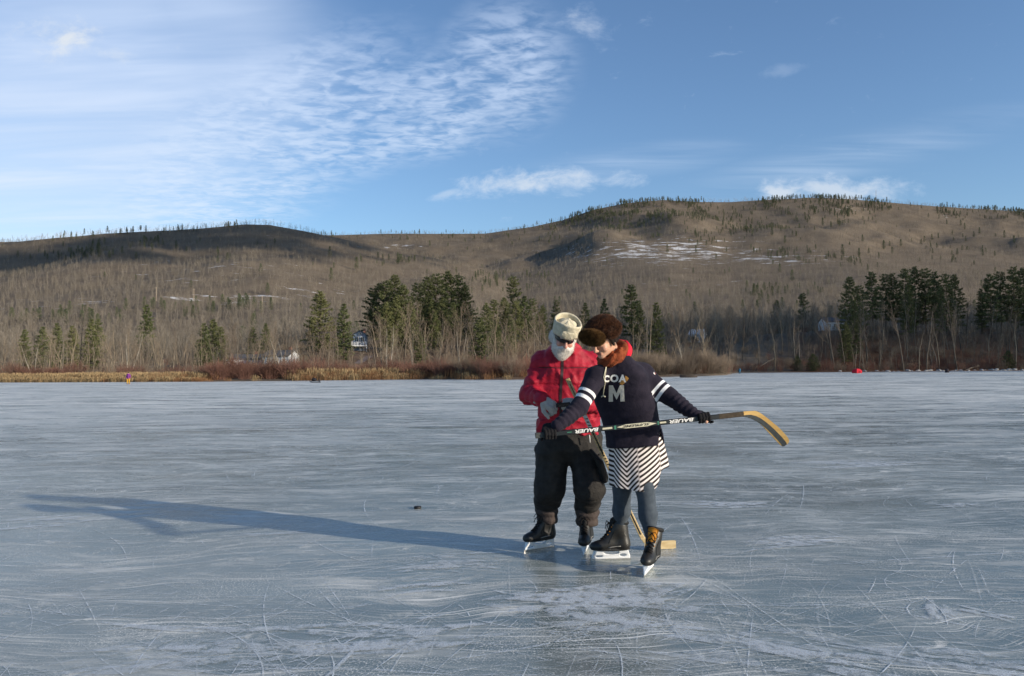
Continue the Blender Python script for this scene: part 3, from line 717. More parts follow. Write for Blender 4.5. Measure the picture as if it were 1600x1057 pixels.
# ---- pines
def pines():
    rng = np.random.default_rng(71); P = []
    for i in range(6):
        T, tri = pine_tree(700 + i, 20.0, c0=(.26, .16, .32, .08, .22, .34)[i], width=(.21, .25, .20, .20, .27, .22)[i], dens=1.55, leaf=.56, ragged=(.35, .45, .5, .3, .5, .45)[i])
        P.append((mesh_np('trunk', *segs_mesh(*T, sides=5), (PINE_BARK,)), mesh_np('crown', *tri_arr(tri), (NEEDLE,))))
    def put(px, top, Y, k, label=None, group=None, w_=1.0):
        p = land(px, Y); H = (horizon(px) - top) / F_PX * Y + CAM_H - p[2]; s = H / 20.0
        o = empty('pine_tree', (p[0], p[1], p[2] - .1), rng.uniform(0, 6.28)); o.scale = (s * w_, s * w_, s); tag(o, label, 'pine tree', group); a, b = P[k]; link('trunk', a, o); link('crown', b, o)
    A = 'dark green pine in the middle clump left of the bearded man'; GA = 'pines left of the skaters'
    put(500, 456, 178, 1, 'bushy pine standing left of the blue grey house', w_=1.25)
    put(537, 476, 170, 3, 'narrow pine just left of the blue grey house')
    for px, top, Y, k, w_ in [(583, 450, 212, 4, 1.0), (592, 444, 210, 1, 1.0), (602, 438, 205, 4, 1.1), (617, 431, 208, 1, 1.1), (632, 446, 204, 4, 1.1), (603, 474, 190, 3, 1.1), (618, 466, 193, 3, 1.2), (640, 470, 196, 3, 1.1)]: put(px, top, Y, k, 'pine in the large clump above and right of the blue grey house', 'pines above the blue grey house', w_)
    for px, top, Y, k, w_ in [(653, 442, 225, 4, 1.0), (668, 434, 228, 1, 1.0), (682, 427, 230, 4, 1.0), (700, 425, 236, 1, 1.0), (716, 430, 240, 4, 1.0), (727, 446, 238, 1, 1.0), (690, 466, 208, 3, 1.2), (668, 462, 212, 3, 1.2), (708, 474, 206, 3, 1.1), (680, 490, 190, 3, 1.1)]: put(px, top, Y, k, 'pine in the clump midway between the house and the bearded man', 'pines midway to the skaters', w_)
    put(803, 432, 260, 4, 'lone pine rising highest above the clump behind the bearded man', w_=.8)
    for px, top, Y, k, w_ in [(760, 474, 190, 1, 1.0), (773, 468, 193, 4, 1.0), (788, 466, 195, 1, 1.0), (806, 470, 192, 4, 1.0), (820, 464, 196, 3, 1.2), (832, 466, 198, 4, 1.0), (848, 478, 200, 1, 1.0), (797, 494, 180, 3, 1.2), (775, 500, 178, 3, 1.1)]: put(px, top, Y, k, 'pine in the clump just left of the cream wool hat', 'pines behind the bearded man', w_)
    put(750, 497, 150, 3, 'small full pine standing low near the shore left of the bearded man', w_=1.3)
    put(657, 520, 150, 3, 'smallest thin pine near the shore among tan trees', w_=.9)
    put(945, 468, 240, 3, 'dark pine directly behind the fur hat', w_=.9); put(988, 444, 205, 0, 'tallest pine just right of the fur hat', w_=1.0); put(1000, 474, 200, 1, 'lower pine leaning against the tallest pine by the fur hat', w_=.7); put(1026, 474, 195, 3, 'light green pine right of the tallest pine by the fur hat', w_=.9)
    put(142, 500, 165, 3, 'dark narrow spruce standing among tan trees at left', w_=.9); put(318, 506, 165, 3, 'dark pine among bare trees left of the low white house', w_=1.0); put(228, 478, 330, 3, 'small lone evergreen on the lower left slope', w_=1.0); put(152, 498, 200, 0, 'pale green pine behind the dark narrow spruce', w_=.8)
    G = 'pines topping the right bank'
    for px, top, Y, k, w_ in [(1330, 434, 232, 1, .95), (1345, 446, 238, 4, .8), (1365, 424, 246, 0, .95), (1385, 428, 252, 4, .9), (1398, 426, 250, 0, .9), (1416, 420, 246, 4, .95), (1432, 418, 250, 1, .9), (1448, 419, 248, 4, .9), (1462, 424, 252, 0, .9), (1480, 428, 246, 4, .95), (1494, 430, 250, 1, .9), (1470, 450, 240, 4, .8), (1420, 448, 240, 1, .8)]:
        put(px, top, Y, k, 'tall pine in the dark row topping the right bank', G, w_)
    for px, top, Y, k, w_ in [(1550, 428, 244, 0, 1.0), (1566, 424, 250, 4, .9), (1586, 416, 246, 0, 1.0), (1602, 420, 250, 1, 1.0), (1640, 425, 246, 4, 1), (1535, 452, 250, 1, .8)]: put(px, top, Y, k, 'tall pine in the dark group at the far right edge', 'pines at the far right', w_)
    put(1322, 506, 214, 3, 'yellow green young pine under the left end of the dark pine row', w_=1.1); put(1335, 470, 222, 3, 'slender pine under the left end of the dark pine row', w_=.8); put(1270, 553, 201, 3, 'low dark hemlock at the ice edge left of the red tent', w_=2.2); put(1245, 556, 202, 3, 'low dark hemlock farthest left on the right bank', w_=2.0); put(1575, 548, 204, 3, 'low rounded evergreen at the right ice edge', w_=2.0); put(1215, 470, 330, 1, 'lone pine on the slope above the right bay', w_=.9); put(1255, 458, 340, 4, 'larger pine on the slope left of the dark pine row', w_=.9)
    for px, top, Y, w_ in [(66, 512, 190, 1.1), (88, 506, 205, 1.0), (112, 510, 195, 1.1), (38, 516, 200, 1.0), (332, 500, 175, 1.1), (345, 512, 172, 1.1), (395, 512, 185, 1.0), (415, 506, 195, 1.1)]: put(px, top, Y, 3, 'dark evergreen half hidden among the leafless trees at far left' if px < 200 else 'dark evergreen among leafless trees above the low left houses', 'half hidden evergreens at far left' if px < 200 else 'evergreens above the low left houses', w_)
    for px, top, Y, k in [(870, 470, 230, 3), (915, 474, 235, 3)]: put(px, top, Y, k, 'dark pine partly hidden behind the two hats', 'pines behind the two hats', 1.0)
    # single evergreens far up the slopes, too small to show parts
    T, tri = pine_tree(790, 14.0, c0=.12, width=.19, dens=.7, leaf=.8, ragged=.3); far = mixed_mesh('hill_evergreen', segs_mesh(*T), PINE_BARK, tri_arr(tri), NEEDLE_FAR)
    for px, py in [(1352, 378), (1385, 390), (1398, 397), (1412, 385), (1444, 382), (1449, 378), (1461, 375), (1471, 372), (1290, 352), (1303, 355), (1485, 350), (1507, 352), (1513, 358), (1527, 370), (1536, 365), (1514, 377), (1500, 398), (1540, 400), (1210, 368), (1230, 380), (1170, 350), (1090, 395), (1045, 395), (517, 440), (557, 422), (515, 402), (672, 385), (1240, 440), (1180, 465), (1346, 400), (1221, 426), (1320, 398), (1575, 372), (1590, 380)]:
        lo_, hi_ = 280.0, 1900.0
        for _ in range(40):
            m = (lo_ + hi_) / 2
            if visible_py(px, m, float(terrain_z(px, m))) > py: lo_ = m
            else: hi_ = m
        p = land(px, lo_); o = link('hill_evergreen', far, None); s = rng.uniform(.8, 1.25); o.location = (p[0], p[1], p[2] - .2); o.scale = (s, s, s); o.rotation_euler = (0, 0, rng.uniform(0, 6.28)); tag(o, 'small single dark evergreen standing out on the bare hillside', 'evergreen', 'single evergreens on the hillside')
pines()

# ------------------------------------------------------------------ houses and small things on the shore
def box_vf(x0, x1, y0, y1, z0, z1):
    V = [(x, y, z) for z in (z0, z1) for y in (y0, y1) for x in (x0, x1)]
    return np.array(V, float), [(0, 2, 3, 1), (4, 5, 7, 6), (0, 1, 5, 4), (2, 6, 7, 3), (0, 4, 6, 2), (1, 3, 7, 5)]
def merge(*ms):
    V, Fc, o = [], [], 0
    for v, f in ms:
        V.append(np.asarray(v)); Fc += [tuple(int(i) + o for i in q) for q in f]; o += len(v)
    return np.concatenate(V), Fc
def gable(W, Dp, z0, z1, ov=.3, t=.18, along='x'):
    """pitched roof slabs; ridge along x or y"""
    if along == 'x':
        o = [(-W / 2 - ov, -Dp / 2 - ov, z0 - ov * (z1 - z0) / (Dp / 2)), (-W / 2 - ov, 0, z1), (-W / 2 - ov, Dp / 2 + ov, z0 - ov * (z1 - z0) / (Dp / 2))]; d = np.array([W + 2 * ov, 0, 0])
    else:
        o = [(-W / 2 - ov, -Dp / 2 - ov, z0 - ov * (z1 - z0) / (W / 2)), (0, -Dp / 2 - ov, z1), (W / 2 + ov, -Dp / 2 - ov, z0 - ov * (z1 - z0) / (W / 2))]; d = np.array([0, Dp + 2 * ov, 0])
    o = [np.array(p) for p in o]; u = [p + np.array([0, 0, t]) for p in o]; A = o + u; V = A + [p + d for p in A]
    Fc = [(0, 1, 4, 3), (1, 2, 5, 4), (6, 9, 10, 7), (7, 10, 11, 8), (3, 4, 10, 9), (4, 5, 11, 10), (0, 6, 7, 1), (1, 7, 8, 2), (0, 3, 9, 6), (2, 8, 11, 5)]
    return np.array(V), Fc
HB = plain('blue_grey_siding', (.17, .21, .27), .8, .2, .12, 4); HW = plain('white_siding', (.62, .63, .64), .8, .2, .06, 4); TRIM = plain('white_trim', (.75, .75, .74), .7, .2, .05, 4); ROOF = plain('grey_shingle', (.12, .115, .115), .9, .1, .25, 3); GLASSM = plain('window_glass', (.035, .05, .07), .08, .6, .2, 2); SNOWM = plain('old_snow', (.75, .76, .78), .9, .1, .05, 3); TIMBER = plain('weathered_timber', (.33, .30, .235), .9, .1, .2, 3)
def window(parent, x0, x1, z0, z1, y, mull=True):
    f = .09; w_ = obj_np('window', *merge(box_vf(x0, x1, y - .07, y, z0, z0 + f), box_vf(x0, x1, y - .07, y, z1 - f, z1), box_vf(x0, x0 + f, y - .068, y, z0 + f, z1 - f), box_vf(x1 - f, x1, y - .068, y, z0 + f, z1 - f), *([box_vf((x0 + x1) / 2 - .04, (x0 + x1) / 2 + .04, y - .06, y, z0 + f, z1 - f)] if mull else [])), (TRIM,), parent)
    obj_np('pane', *box_vf(x0 + f, x1 - f, y - .03, y + .0, z0 + f, z1 - f), (GLASSM,), w_)
def house(px, Y, W, Dp, zb, eave, ridge, wall, label, along, rz, roof=ROOF, porch=False, wins=(), scale=1):
    p = land(px, Y); o = empty('house', (p[0], p[1], p[2] + zb), rz); tag(o, label, 'house')
    wv = box_vf(-W / 2, W / 2, -Dp / 2, Dp / 2, -3.0, eave)
    if along == 'y': g = (np.array([(-W / 2, -Dp / 2, eave), (W / 2, -Dp / 2, eave), (0, -Dp / 2, ridge), (-W / 2, Dp / 2, eave), (W / 2, Dp / 2, eave), (0, Dp / 2, ridge)]), [(0, 1, 2), (3, 5, 4)])
    else: g = (np.array([(-W / 2, -Dp / 2, eave), (-W / 2, Dp / 2, eave), (-W / 2, 0, ridge), (W / 2, -Dp / 2, eave), (W / 2, Dp / 2, eave), (W / 2, 0, ridge)]), [(0, 2, 1), (3, 4, 5)])
    obj_np('wall', *merge(wv, g), (wall,), o); rf = obj_np('roof', *gable(W, Dp, eave + .02, ridge + .02, along=along), (roof,), o)
    obj_np('chimney', *box_vf(W * .22, W * .22 + .6, Dp * .1, Dp * .1 + .6, ridge - 1.2, ridge + .8), (plain('brick', (.25, .12, .09), .9, .1, .2, 5),), rf)
    for (a, b, c, d) in wins: window(o, a, b, c, d, -Dp / 2 - .003)
    if porch:
        dk = obj_np('deck', *box_vf(-W / 2 - .3, W / 2 + .3, -Dp / 2 - 2.2, -Dp / 2 - .01, -.35, -.05), (TRIM,), o)
        for x in np.linspace(-W / 2 - .2, W / 2 + .2, 6): obj_np('post', *box_vf(x - .07, x + .07, -Dp / 2 - 2.15, -Dp / 2 - 2.0, -2.6 if abs(x) > 2 else -.051, .95), (TRIM,), o)
        obj_np('railing', *merge(box_vf(-W / 2 - .3, W / 2 + .3, -Dp / 2 - 2.13, -Dp / 2 - 2.03, .955, 1.05), *[box_vf(x, x + .035, -Dp / 2 - 2.11, -Dp / 2 - 2.05, -.048, .953) for x in np.linspace(-W / 2 - .1, W / 2 + .05, 26)]), (TRIM,), o)
    if scale != 1: o.scale = (scale,) * 3
    return o
house(563, 196, 3.9, 7.0, .9, 3.3, 4.5, HB, 'blue grey house with white trim and a railed deck above the shore', 'y', .12, porch=True, wins=[(-1.5, -.25, .5, 2.6), (.25, 1.5, .5, 2.6), (-.5, .5, 3.1, 3.9)], scale=.80)
house(440, 172, 6.0, 5.0, -.3, 2.3, 3.4, HW, 'low white house half hidden behind pale trees at left', 'x', -.25, wins=[(-2.2, -1.2, .7, 1.8), (-.4, .8, .7, 1.8), (1.4, 2.4, .7, 1.8)])
house(385, 178, 7.5, 5.0, -.2, 2.4, 3.3, HW, 'long grey roofed house lowest and farthest left behind bare trees', 'x', .1, wins=[(-2.8, -1.6, .7, 1.8), (1.0, 2.2, .7, 1.8)])
house(1303, 262, 7.6, 6, .2, 2.5, 3.9, HW, 'white house seen through bare trees on the right bank', 'x', .05, wins=[(-3.2, -2.2, .7, 1.9), (-1.4, -.3, .7, 1.9), (.5, 1.6, .7, 1.9), (2.2, 3.2, .7, 1.9)])
house(1090, 262, 4.2, 5, .6, 2.4, 4.0, HW, 'small snow roofed cottage above the point right of the fur hat', 'x', -.5, roof=SNOWM, wins=[(-1.2, -.2, .8, 1.8)])
house(800, 255, 7.0, 6, .8, 2.6, 4.2, HW, 'pale house among pines left of the cream wool hat', 'x', .1, wins=[(-2.4, -1.2, .8, 1.9), (0, 1.2, .8, 1.9), (1.9, 2.9, .8, 1.9)])
def road_barrier():
    a, b = land(-90, 152), land(112, 152); o = empty('guard_rail', tuple(a)); tag(o, 'long weathered timber guard rail on posts at the left shore', 'guard rail')
    L = b[0] - a[0]; obj_np('rail', *box_vf(0, L, -.09, .09, .95, 1.5), (TIMBER,), o)
    for x in np.linspace(.4, L - .4, 11): obj_np('post', *box_vf(x - .11, x + .11, .10, .34, -.6, 1.3), (TIMBER,), o)
    c = obj_np('shore_post', *merge(box_vf(-.13, .13, -.13, .13, -.5, 1.25), (np.array([(-.13, -.13, 1.25), (.13, -.13, 1.25), (.13, .13, 1.25), (-.13, .13, 1.25), (0, 0, 1.42)]), [(0, 1, 4), (1, 2, 4), (2, 3, 4), (3, 0, 4)])), (TIMBER,)); p = land(113, 150); c.location = (p[0], p[1], p[2]); tag(c, 'short timber post at the right end of the guard rail', 'post')
road_barrier()
def driveway():
    V = []; pts = [(505, 148), (525, 154), (545, 162), (562, 172), (578, 184)]
    for px, Y in pts:
        for s in (-6, 6): p = land(px + s, Y); V.append((p[0], p[1], p[2] + .06))
    tag(obj_np('driveway', V, [(2 * i, 2 * i + 1, 2 * i + 3, 2 * i + 2) for i in range(len(pts) - 1)], (plain('bare_earth', (.20, .155, .14), .95, .1, .2, 1),)), kind='structure')
driveway()
POLE = plain('utility_pole_wood', (.42, .34, .25), .9, .1, .2, 3)
def poles():
    for k, (px, py, h) in enumerate([(243, 470, 10), (302, 471, 9.5), (409, 488, 11), (1443, 334, 12)]):
        lo_, hi_ = 260.0, 1850.0
        for _ in range(40):
            m = (lo_ + hi_) / 2
            if visible_py(px, m, float(terrain_z(px, m))) > py: lo_ = m
            else: hi_ = m
        p = land(px, lo_); h = h * (1.25 if k < 3 else 1.5); o = empty('utility_pole', tuple(p)); tag(o, ('pale pole on the left slope, leftmost of three', 'pale pole on the left slope, middle of three', 'tall pale pole on the left slope, rightmost of three', 'thin pale pole high on the right mountain')[k], 'pole')
        obj_np('post', *segs_mesh([(0, 0, -1)], [(0, 0, h)], [.26], [.17], 8), (POLE,), o); obj_np('crossarm', *box_vf(-1.1, 1.1, -.08, .08, h - 1.0, h - .8), (POLE,), o)
poles()
def tower():
    p = land(1375, YB); h = 26; o = empty('radio_tower', tuple(p)); tag(o, 'thin lattice mast on the ridge of the right mountain', 'mast'); L = [[], [], [], []]
    legs = [(math.cos(a), math.sin(a)) for a in (0.3, 2.4, 4.5)]
    for k in range(13):
        z0, z1 = h * k / 13, h * (k + 1) / 13; r0, r1 = 1.3 * (1 - .8 * k / 13), 1.3 * (1 - .8 * (k + 1) / 13)
        for i in range(3):
            a, b = legs[i], legs[(i + 1) % 3]
            for q in (((a[0] * r0, a[1] * r0, z0), (a[0] * r1, a[1] * r1, z1)), ((a[0] * r0, a[1] * r0, z0), (b[0] * r1, b[1] * r1, z1))):
                for l, v in zip(L, (np.array(q[0]), np.array(q[1]), .11, .11)): l.append(v)
    obj_np('lattice', *segs_mesh(*L, 4), (plain('galvanised_steel', (.30, .30, .31), .5, .4, .1, 2, .6),), o); obj_np('antenna', *segs_mesh([(0, 0, h)], [(0, 0, h + 4)], [.09], [.05], 6), (TRIM,), o)
tower()
# ------------------------------------------------------------------ implicit surfaces for people and clothes
f32 = np.float32
def A3(*v): return np.array(v, dtype=np.float64)
def cone(P, a, b, ra, rb, ret_t=False):
    a = np.asarray(a, f32); ba = np.asarray(b, f32) - a; pa = P - a
    t = np.clip(pa @ ba / (ba @ ba), 0, 1); d = np.sqrt(((pa - t[:, None] * ba) ** 2).sum(1)) - (ra + (rb - ra) * t)
    return (d, t) if ret_t else d
def sph(P, c, r): return np.sqrt(((P - np.asarray(c, f32)) ** 2).sum(1)) - r
def ell(P, c, r):
    r = np.asarray(r, f32); q = (P - np.asarray(c, f32)) / r
    k0 = np.sqrt((q * q).sum(1)); k1 = np.sqrt(((q / r) ** 2).sum(1)) + 1e-6
    return k0 * (k0 - 1) / k1
def smin(a, b, k):
    h = np.clip(.5 + .5 * (b - a) / k, 0, 1); return b + (a - b) * h - k * h * (1 - h)
def smax(a, b, k): return -smin(-a, -b, k)
def union(k, *ds):
    r = ds[0]
    for d in ds[1:]: r = smin(r, d, k)
    return r
def chain(P, pts, rads, k=.02):
    r = None
    for i in range(len(pts) - 1):
        d = cone(P, pts[i], pts[i + 1], rads[i], rads[i + 1]); r = d if r is None else smin(r, d, k)
    return r
def loft(P, st, cap=True):
    """stack of elliptical sections: (centre, half width, half depth, yaw), lowest first"""
    zs = np.array([s[0][2] for s in st]); z = P[:, 2]
    cx = np.interp(z, zs, [s[0][0] for s in st]); cy = np.interp(z, zs, [s[0][1] for s in st])
    rx = np.interp(z, zs, [s[1] for s in st]); ry = np.interp(z, zs, [s[2] for s in st]); yw = np.interp(z, zs, [s[3] for s in st])
    x = P[:, 0] - cx; y = P[:, 1] - cy; c, s_ = np.cos(yw), np.sin(yw)
    u = (x * c + y * s_) / rx; v = (-x * s_ + y * c) / ry
    k = (np.abs(u) ** 2.4 + np.abs(v) ** 2.4) ** (1 / 2.4)
    d = (k - 1) * np.minimum(rx, ry)
    if cap: d = smax(d, np.maximum(zs[0] - z, z - zs[-1]), .02)
    return d
def folds(P, freq, seed, n=6, aniso=(1, 1, 1)):
    r = np.random.default_rng(seed); o = np.zeros(len(P), f32); Q = P * np.asarray(aniso, f32)
    for i in range(n):
        k = r.normal(size=3); k = (k / np.linalg.norm(k) * freq * r.uniform(.6, 1.5)).astype(f32)
        o += np.sin(Q @ k + r.uniform(0, 6.28) + 1.3 * np.sin(Q @ np.roll(k, 1) * .5))
    return o / n
def ridge(P, freq, seed, aniso=(1, 1, 1)):
    return 1 - 1.6 * np.sqrt(np.abs(folds(P, freq, seed, 5, aniso)) + .004)
def isosurf(fn, xs, ys, zs):
    """surface nets over a grid with the given axis coordinates"""
    xs, ys, zs = (np.asarray(a, f32) for a in (xs, ys, zs))
    nx, ny, nz = len(xs), len(ys), len(zs)
    G = np.stack(np.meshgrid(xs, ys, zs, indexing='ij'), -1).reshape(-1, 3)
    D = np.empty(len(G), f32)
    for i in range(0, len(G), 400000): D[i:i + 400000] = fn(G[i:i + 400000])
    D = D.reshape(nx, ny, nz); I = D < 0; G = G.reshape(nx, ny, nz, 3)
    S = np.zeros((nx - 1, ny - 1, nz - 1, 3), f32); N = np.zeros((nx - 1, ny - 1, nz - 1), f32)
    def sl(o): return (slice(o[0], nx - 1 + o[0]), slice(o[1], ny - 1 + o[1]), slice(o[2], nz - 1 + o[2]))
    cs = [(a, b, c) for a in (0, 1) for b in (0, 1) for c in (0, 1)]
    for c0 in cs:
        for ax in range(3):
            if c0[ax]: continue
            c1 = list(c0); c1[ax] = 1
            a, b = sl(c0), sl(c1); m = I[a] != I[b]
            if not m.any(): continue
            v0, v1 = D[a][m], D[b][m]; t = (v0 / (v0 - v1))[:, None]
            S[m] += G[a][m] * (1 - t) + G[b][m] * t; N[m] += 1
    act = N > 0; idx = -np.ones(N.shape, np.int64); idx[act] = np.arange(act.sum()); V = S[act] / N[act][:, None]
    F_ = []
    for ax in range(3):
        a1, a2 = (ax + 1) % 3, (ax + 2) % 3
        s0 = [slice(1, -1)] * 3; s1 = [slice(1, -1)] * 3; s0[ax] = slice(0, -1); s1[ax] = slice(1, None)
        i0, i1 = I[tuple(s0)], I[tuple(s1)]
        for flip, m in ((False, i0 & ~i1), (True, ~i0 & i1)):
            w_ = np.argwhere(m)
            if not len(w_): continue
            w_[:, a1] += 1; w_[:, a2] += 1
            q = []
            for (d1, d2) in ((-1, -1), (0, -1), (0, 0), (-1, 0)):
                e = w_.copy(); e[:, a1] += d1; e[:, a2] += d2; q.append(idx[e[:, 0], e[:, 1], e[:, 2]])
            q = np.stack(q, 1); F_.append(q[:, ::-1] if flip else q)
    Fc = np.concatenate(F_); Fc = Fc[(Fc >= 0).all(1)]
    return V.astype(np.float64), Fc
def box_axes(lo, hi, h): return [np.arange(lo[i], hi[i] + h, h) for i in range(3)]
def iso(fn, pts, pad, h):
    pts = np.asarray(pts); return isosurf(fn, *box_axes(pts.min(0) - pad, pts.max(0) + pad, h))
def frame(f, roll=0.0):
    f = np.asarray(f, float); f = f / np.linalg.norm(f); u = A3(0, 0, 1) - f[2] * f; u /= np.linalg.norm(u)
    r = np.cross(f, u); u, r = u * math.cos(roll) + r * math.sin(roll), r * math.cos(roll) - u * math.sin(roll)
    return r, f, u
def nrm(v): v = np.asarray(v, float); return v / np.linalg.norm(v)

class Thing:
    """a top-level object at a base point; parts are given in world coordinates"""
    def __init__(s, name, base, label, cat, group=None, mesh=None, mats=(), smooth=True):
        s.base = np.asarray(base, float)
        if mesh is None: s.o = empty(name, s.base)
        else:
            s.o = obj_np(name, mesh[0] - s.base, mesh[1], mats, None, smooth); s.o.location = s.base
        tag(s.o, label, cat, group)
    def part(s, name, V, Fc, mats, parent=None, smooth=True, label=None, attrs=None, fmat=None):
        o = obj_np(name, np.asarray(V) - s.base, Fc, mats if isinstance(mats, (tuple, list)) else (mats,), parent or s.o, smooth, fmat)
        if label: o['label'] = label
        for k, v in (attrs or {}).items(): fattr(o.data, k, v)
        return o
def tube(pts, r, sides=8, cap=True):
    pts = np.asarray(pts, float); n = len(pts); r = np.broadcast_to(np.asarray(r, float), (n,)); V = []; Fc = []
    up = None
    for i in range(n):
        d = nrm(pts[min(i + 1, n - 1)] - pts[max(i - 1, 0)])
        if up is None: up = A3(0, 0, 1) if abs(d[2]) < .9 else A3(1, 0, 0)
        u = nrm(up - d * up.dot(d)); v = np.cross(d, u); up = u
        for k in range(sides):
            a = 2 * math.pi * k / sides; V.append(pts[i] + (u * math.cos(a) + v * math.sin(a)) * r[i])
    for i in range(n - 1):
        for k in range(sides):
            k2 = (k + 1) % sides; Fc.append((i * sides + k, i * sides + k2, (i + 1) * sides + k2, (i + 1) * sides + k))
    if cap: Fc.append(tuple(range(sides))[::-1]); Fc.append(tuple((n - 1) * sides + k for k in range(sides)))
    return np.array(V), Fc
def merge(*ms):
    V, Fc, o = [], [], 0
    for v, f in ms:
        V.append(np.asarray(v)); Fc += [tuple(int(i) + o for i in q) for q in f]; o += len(v)
    return np.concatenate(V), Fc
def bar(a, b, wdir, w_, t, ch=.0):
    """rectangular bar from a to b: w_ wide along wdir, t thick; four long edges bevelled by ch"""
    s = nrm(b - a); wd = nrm(wdir - s * np.dot(wdir, s)); n = np.cross(s, wd)
    x, y = w_ / 2, t / 2
    if ch: prof = [(-x + ch, -y), (x - ch, -y), (x, -y + ch), (x, y - ch), (x - ch, y), (-x + ch, y), (-x, y - ch), (-x, -y + ch)]
    else: prof = [(-x, -y), (x, -y), (x, y), (-x, y)]
    k = len(prof); V = [p + wd * q[0] + n * q[1] for p in (a, b) for q in prof]
    Fc = [(i, (i + 1) % k, k + (i + 1) % k, k + i) for i in range(k)] + [tuple(range(k))[::-1], tuple(range(k, 2 * k))]
    return np.array(V), Fc
def slab(outline, n, t):
    """a flat outline (3-D points) given thickness t along n, centred"""
    n = nrm(n) * t / 2; k = len(outline); V = [p - n for p in outline] + [p + n for p in outline]
    return np.array(V), [tuple(range(k))[::-1], tuple(range(k, 2 * k))] + [(i, (i + 1) % k, k + (i + 1) % k, k + i) for i in range(k)]
def fur(V, Fc, n, L, w_, seed, lay=(0, 0, -.4), jit=.5, mask=None):
    """short tapering hairs standing on a surface"""
    rng = np.random.default_rng(seed); Fc = np.asarray(Fc); T = np.concatenate([Fc[:, [0, 1, 2]], Fc[:, [0, 2, 3]]]) if Fc.shape[1] == 4 else Fc
    a, b, c = V[T[:, 0]], V[T[:, 1]], V[T[:, 2]]; N = np.cross(b - a, c - a); ar = np.linalg.norm(N, axis=1); N /= ar[:, None] + 1e-12
    if mask is not None: ar = ar * mask((a + b + c) / 3)
    i = rng.choice(len(T), n, p=ar / ar.sum()); r1 = np.sqrt(rng.random((n, 1))); r2 = rng.random((n, 1))
    P = a[i] * (1 - r1) + b[i] * r1 * (1 - r2) + c[i] * r1 * r2
    d = N[i] + np.asarray(lay) + rng.normal(size=(n, 3)) * jit; d /= np.linalg.norm(d, axis=1, keepdims=True)
    s = np.cross(d, rng.normal(size=(n, 3))); s /= np.linalg.norm(s, axis=1, keepdims=True); l = L * rng.uniform(.5, 1.2, (n, 1))
    VV = np.stack([P - s * w_ / 2 - N[i] * .003, P + s * w_ / 2 - N[i] * .003, P + d * l], 1).reshape(-1, 3); k = np.arange(n) * 3
    return VV, np.stack([k, k + 1, k + 2], 1)
def bvh_of(o):
    b = Vector(o_base(o)); return BVHTree.FromPolygons([v.co + b for v in o.data.vertices], [p.vertices[:] for p in o.data.polygons])
def o_base(o):
    while o.parent is not None: o = o.parent
    return tuple(o.location)
def cast(bvh, px, py, lift=.003, fallback=6.0):
    d = Vector(ray(px, py)).normalized(); h = bvh.ray_cast(Vector(CAM), d)
    if h[0] is None: h2 = bvh.find_nearest(Vector(at(px, py, fallback))); return np.array(h2[0]) - np.array(d) * lift
    return np.array(h[0]) - np.array(d) * lift
def text_geo(txt, shear=0.0, bold=0.0):
    """letters as triangles in a flat frame: x along the line, 0..width; y 0..1 cap height"""
    c = bpy.data.curves.new('letters', 'FONT'); c.body = txt; c.size = 1.0; c.shear = shear; c.offset = bold; c.resolution_u = 3
    o = bpy.data.objects.new('letters', c); COL.objects.link(o); bpy.context.view_layer.update()
    me = bpy.data.meshes.new_from_object(o.evaluated_get(bpy.context.evaluated_depsgraph_get()))
    bpy.data.objects.remove(o); bpy.data.curves.remove(c)
    bm = bmesh.new(); bm.from_mesh(me); bmesh.ops.triangulate(bm, faces=bm.faces[:])
    V = np.array([v.co[:2] for v in bm.verts]); bm.verts.index_update(); Fc = [tuple(v.index for v in f.verts) for f in bm.faces]; bm.free(); bpy.data.meshes.remove(me)
    V[:, 0] -= V[:, 0].min(); V[:, 1] -= V[:, 1].min(); V /= V[:, 1].max()
    return V, Fc
def refine(V, Fc, maxlen):
    bm = bmesh.new(); vs = [bm.verts.new((*v[:2], 0)) for v in V]
    for f in Fc:
        try: bm.faces.new([vs[i] for i in f])
        except ValueError: pass
    for _ in range(6):
        e = [x for x in bm.edges if x.calc_length() > maxlen]
        if not e: break
        bmesh.ops.subdivide_edges(bm, edges=e, cuts=1); bmesh.ops.triangulate(bm, faces=bm.faces[:])
    bm.verts.index_update(); V = np.array([v.co[:2] for v in bm.verts]); Fc = [tuple(v.index for v in f.verts) for f in bm.faces]; bm.free(); return V, Fc
def decal(bvh, V, Fc, quad=None, lift=.003, maxlen=4.0):
    """lay a flat figure on a garment; V in photograph units, or in 0..w,0..1 mapped by quad (origin, x axis, y axis)"""
    V = np.asarray(V, float)
    if quad is not None:
        o, ax, ay = (np.asarray(q, float) for q in quad); V = o + V[:, :1] * ax + V[:, 1:2] * ay
    V, Fc = refine(V, Fc, maxlen)
    return np.array([cast(bvh, p[0], p[1], lift) for p in V]), Fc
def ribbon(bvh, pts, w_, lift=.003, step=2.5):
    """a narrow strip laid on a garment along a path"""
    P = []
    for i in range(len(pts) - 1):
        a, b = np.array(pts[i], float), np.array(pts[i + 1], float); n = max(1, int(np.linalg.norm(b - a) / step))
        P += [a + (b - a) * k / n for k in range(n)]
    P.append(np.array(pts[-1], float)); V = []
    for i, p in enumerate(P):
        d = P[min(i + 1, len(P) - 1)] - P[max(i - 1, 0)]; d /= np.linalg.norm(d); n = np.array([-d[1], d[0]]) * w_ / 2
        V += [cast(bvh, *(p + n), lift), cast(bvh, *(p - n), lift)]
    return np.array(V), [(2 * i, 2 * i + 1, 2 * i + 3, 2 * i + 2) for i in range(len(P) - 1)]
def local(P, c, fr): return ((P - np.asarray(c, f32)) @ np.stack(fr, 1).astype(f32))
def world_of(q, c, fr): return np.asarray(c) + np.asarray(q) @ np.stack(fr, 0)

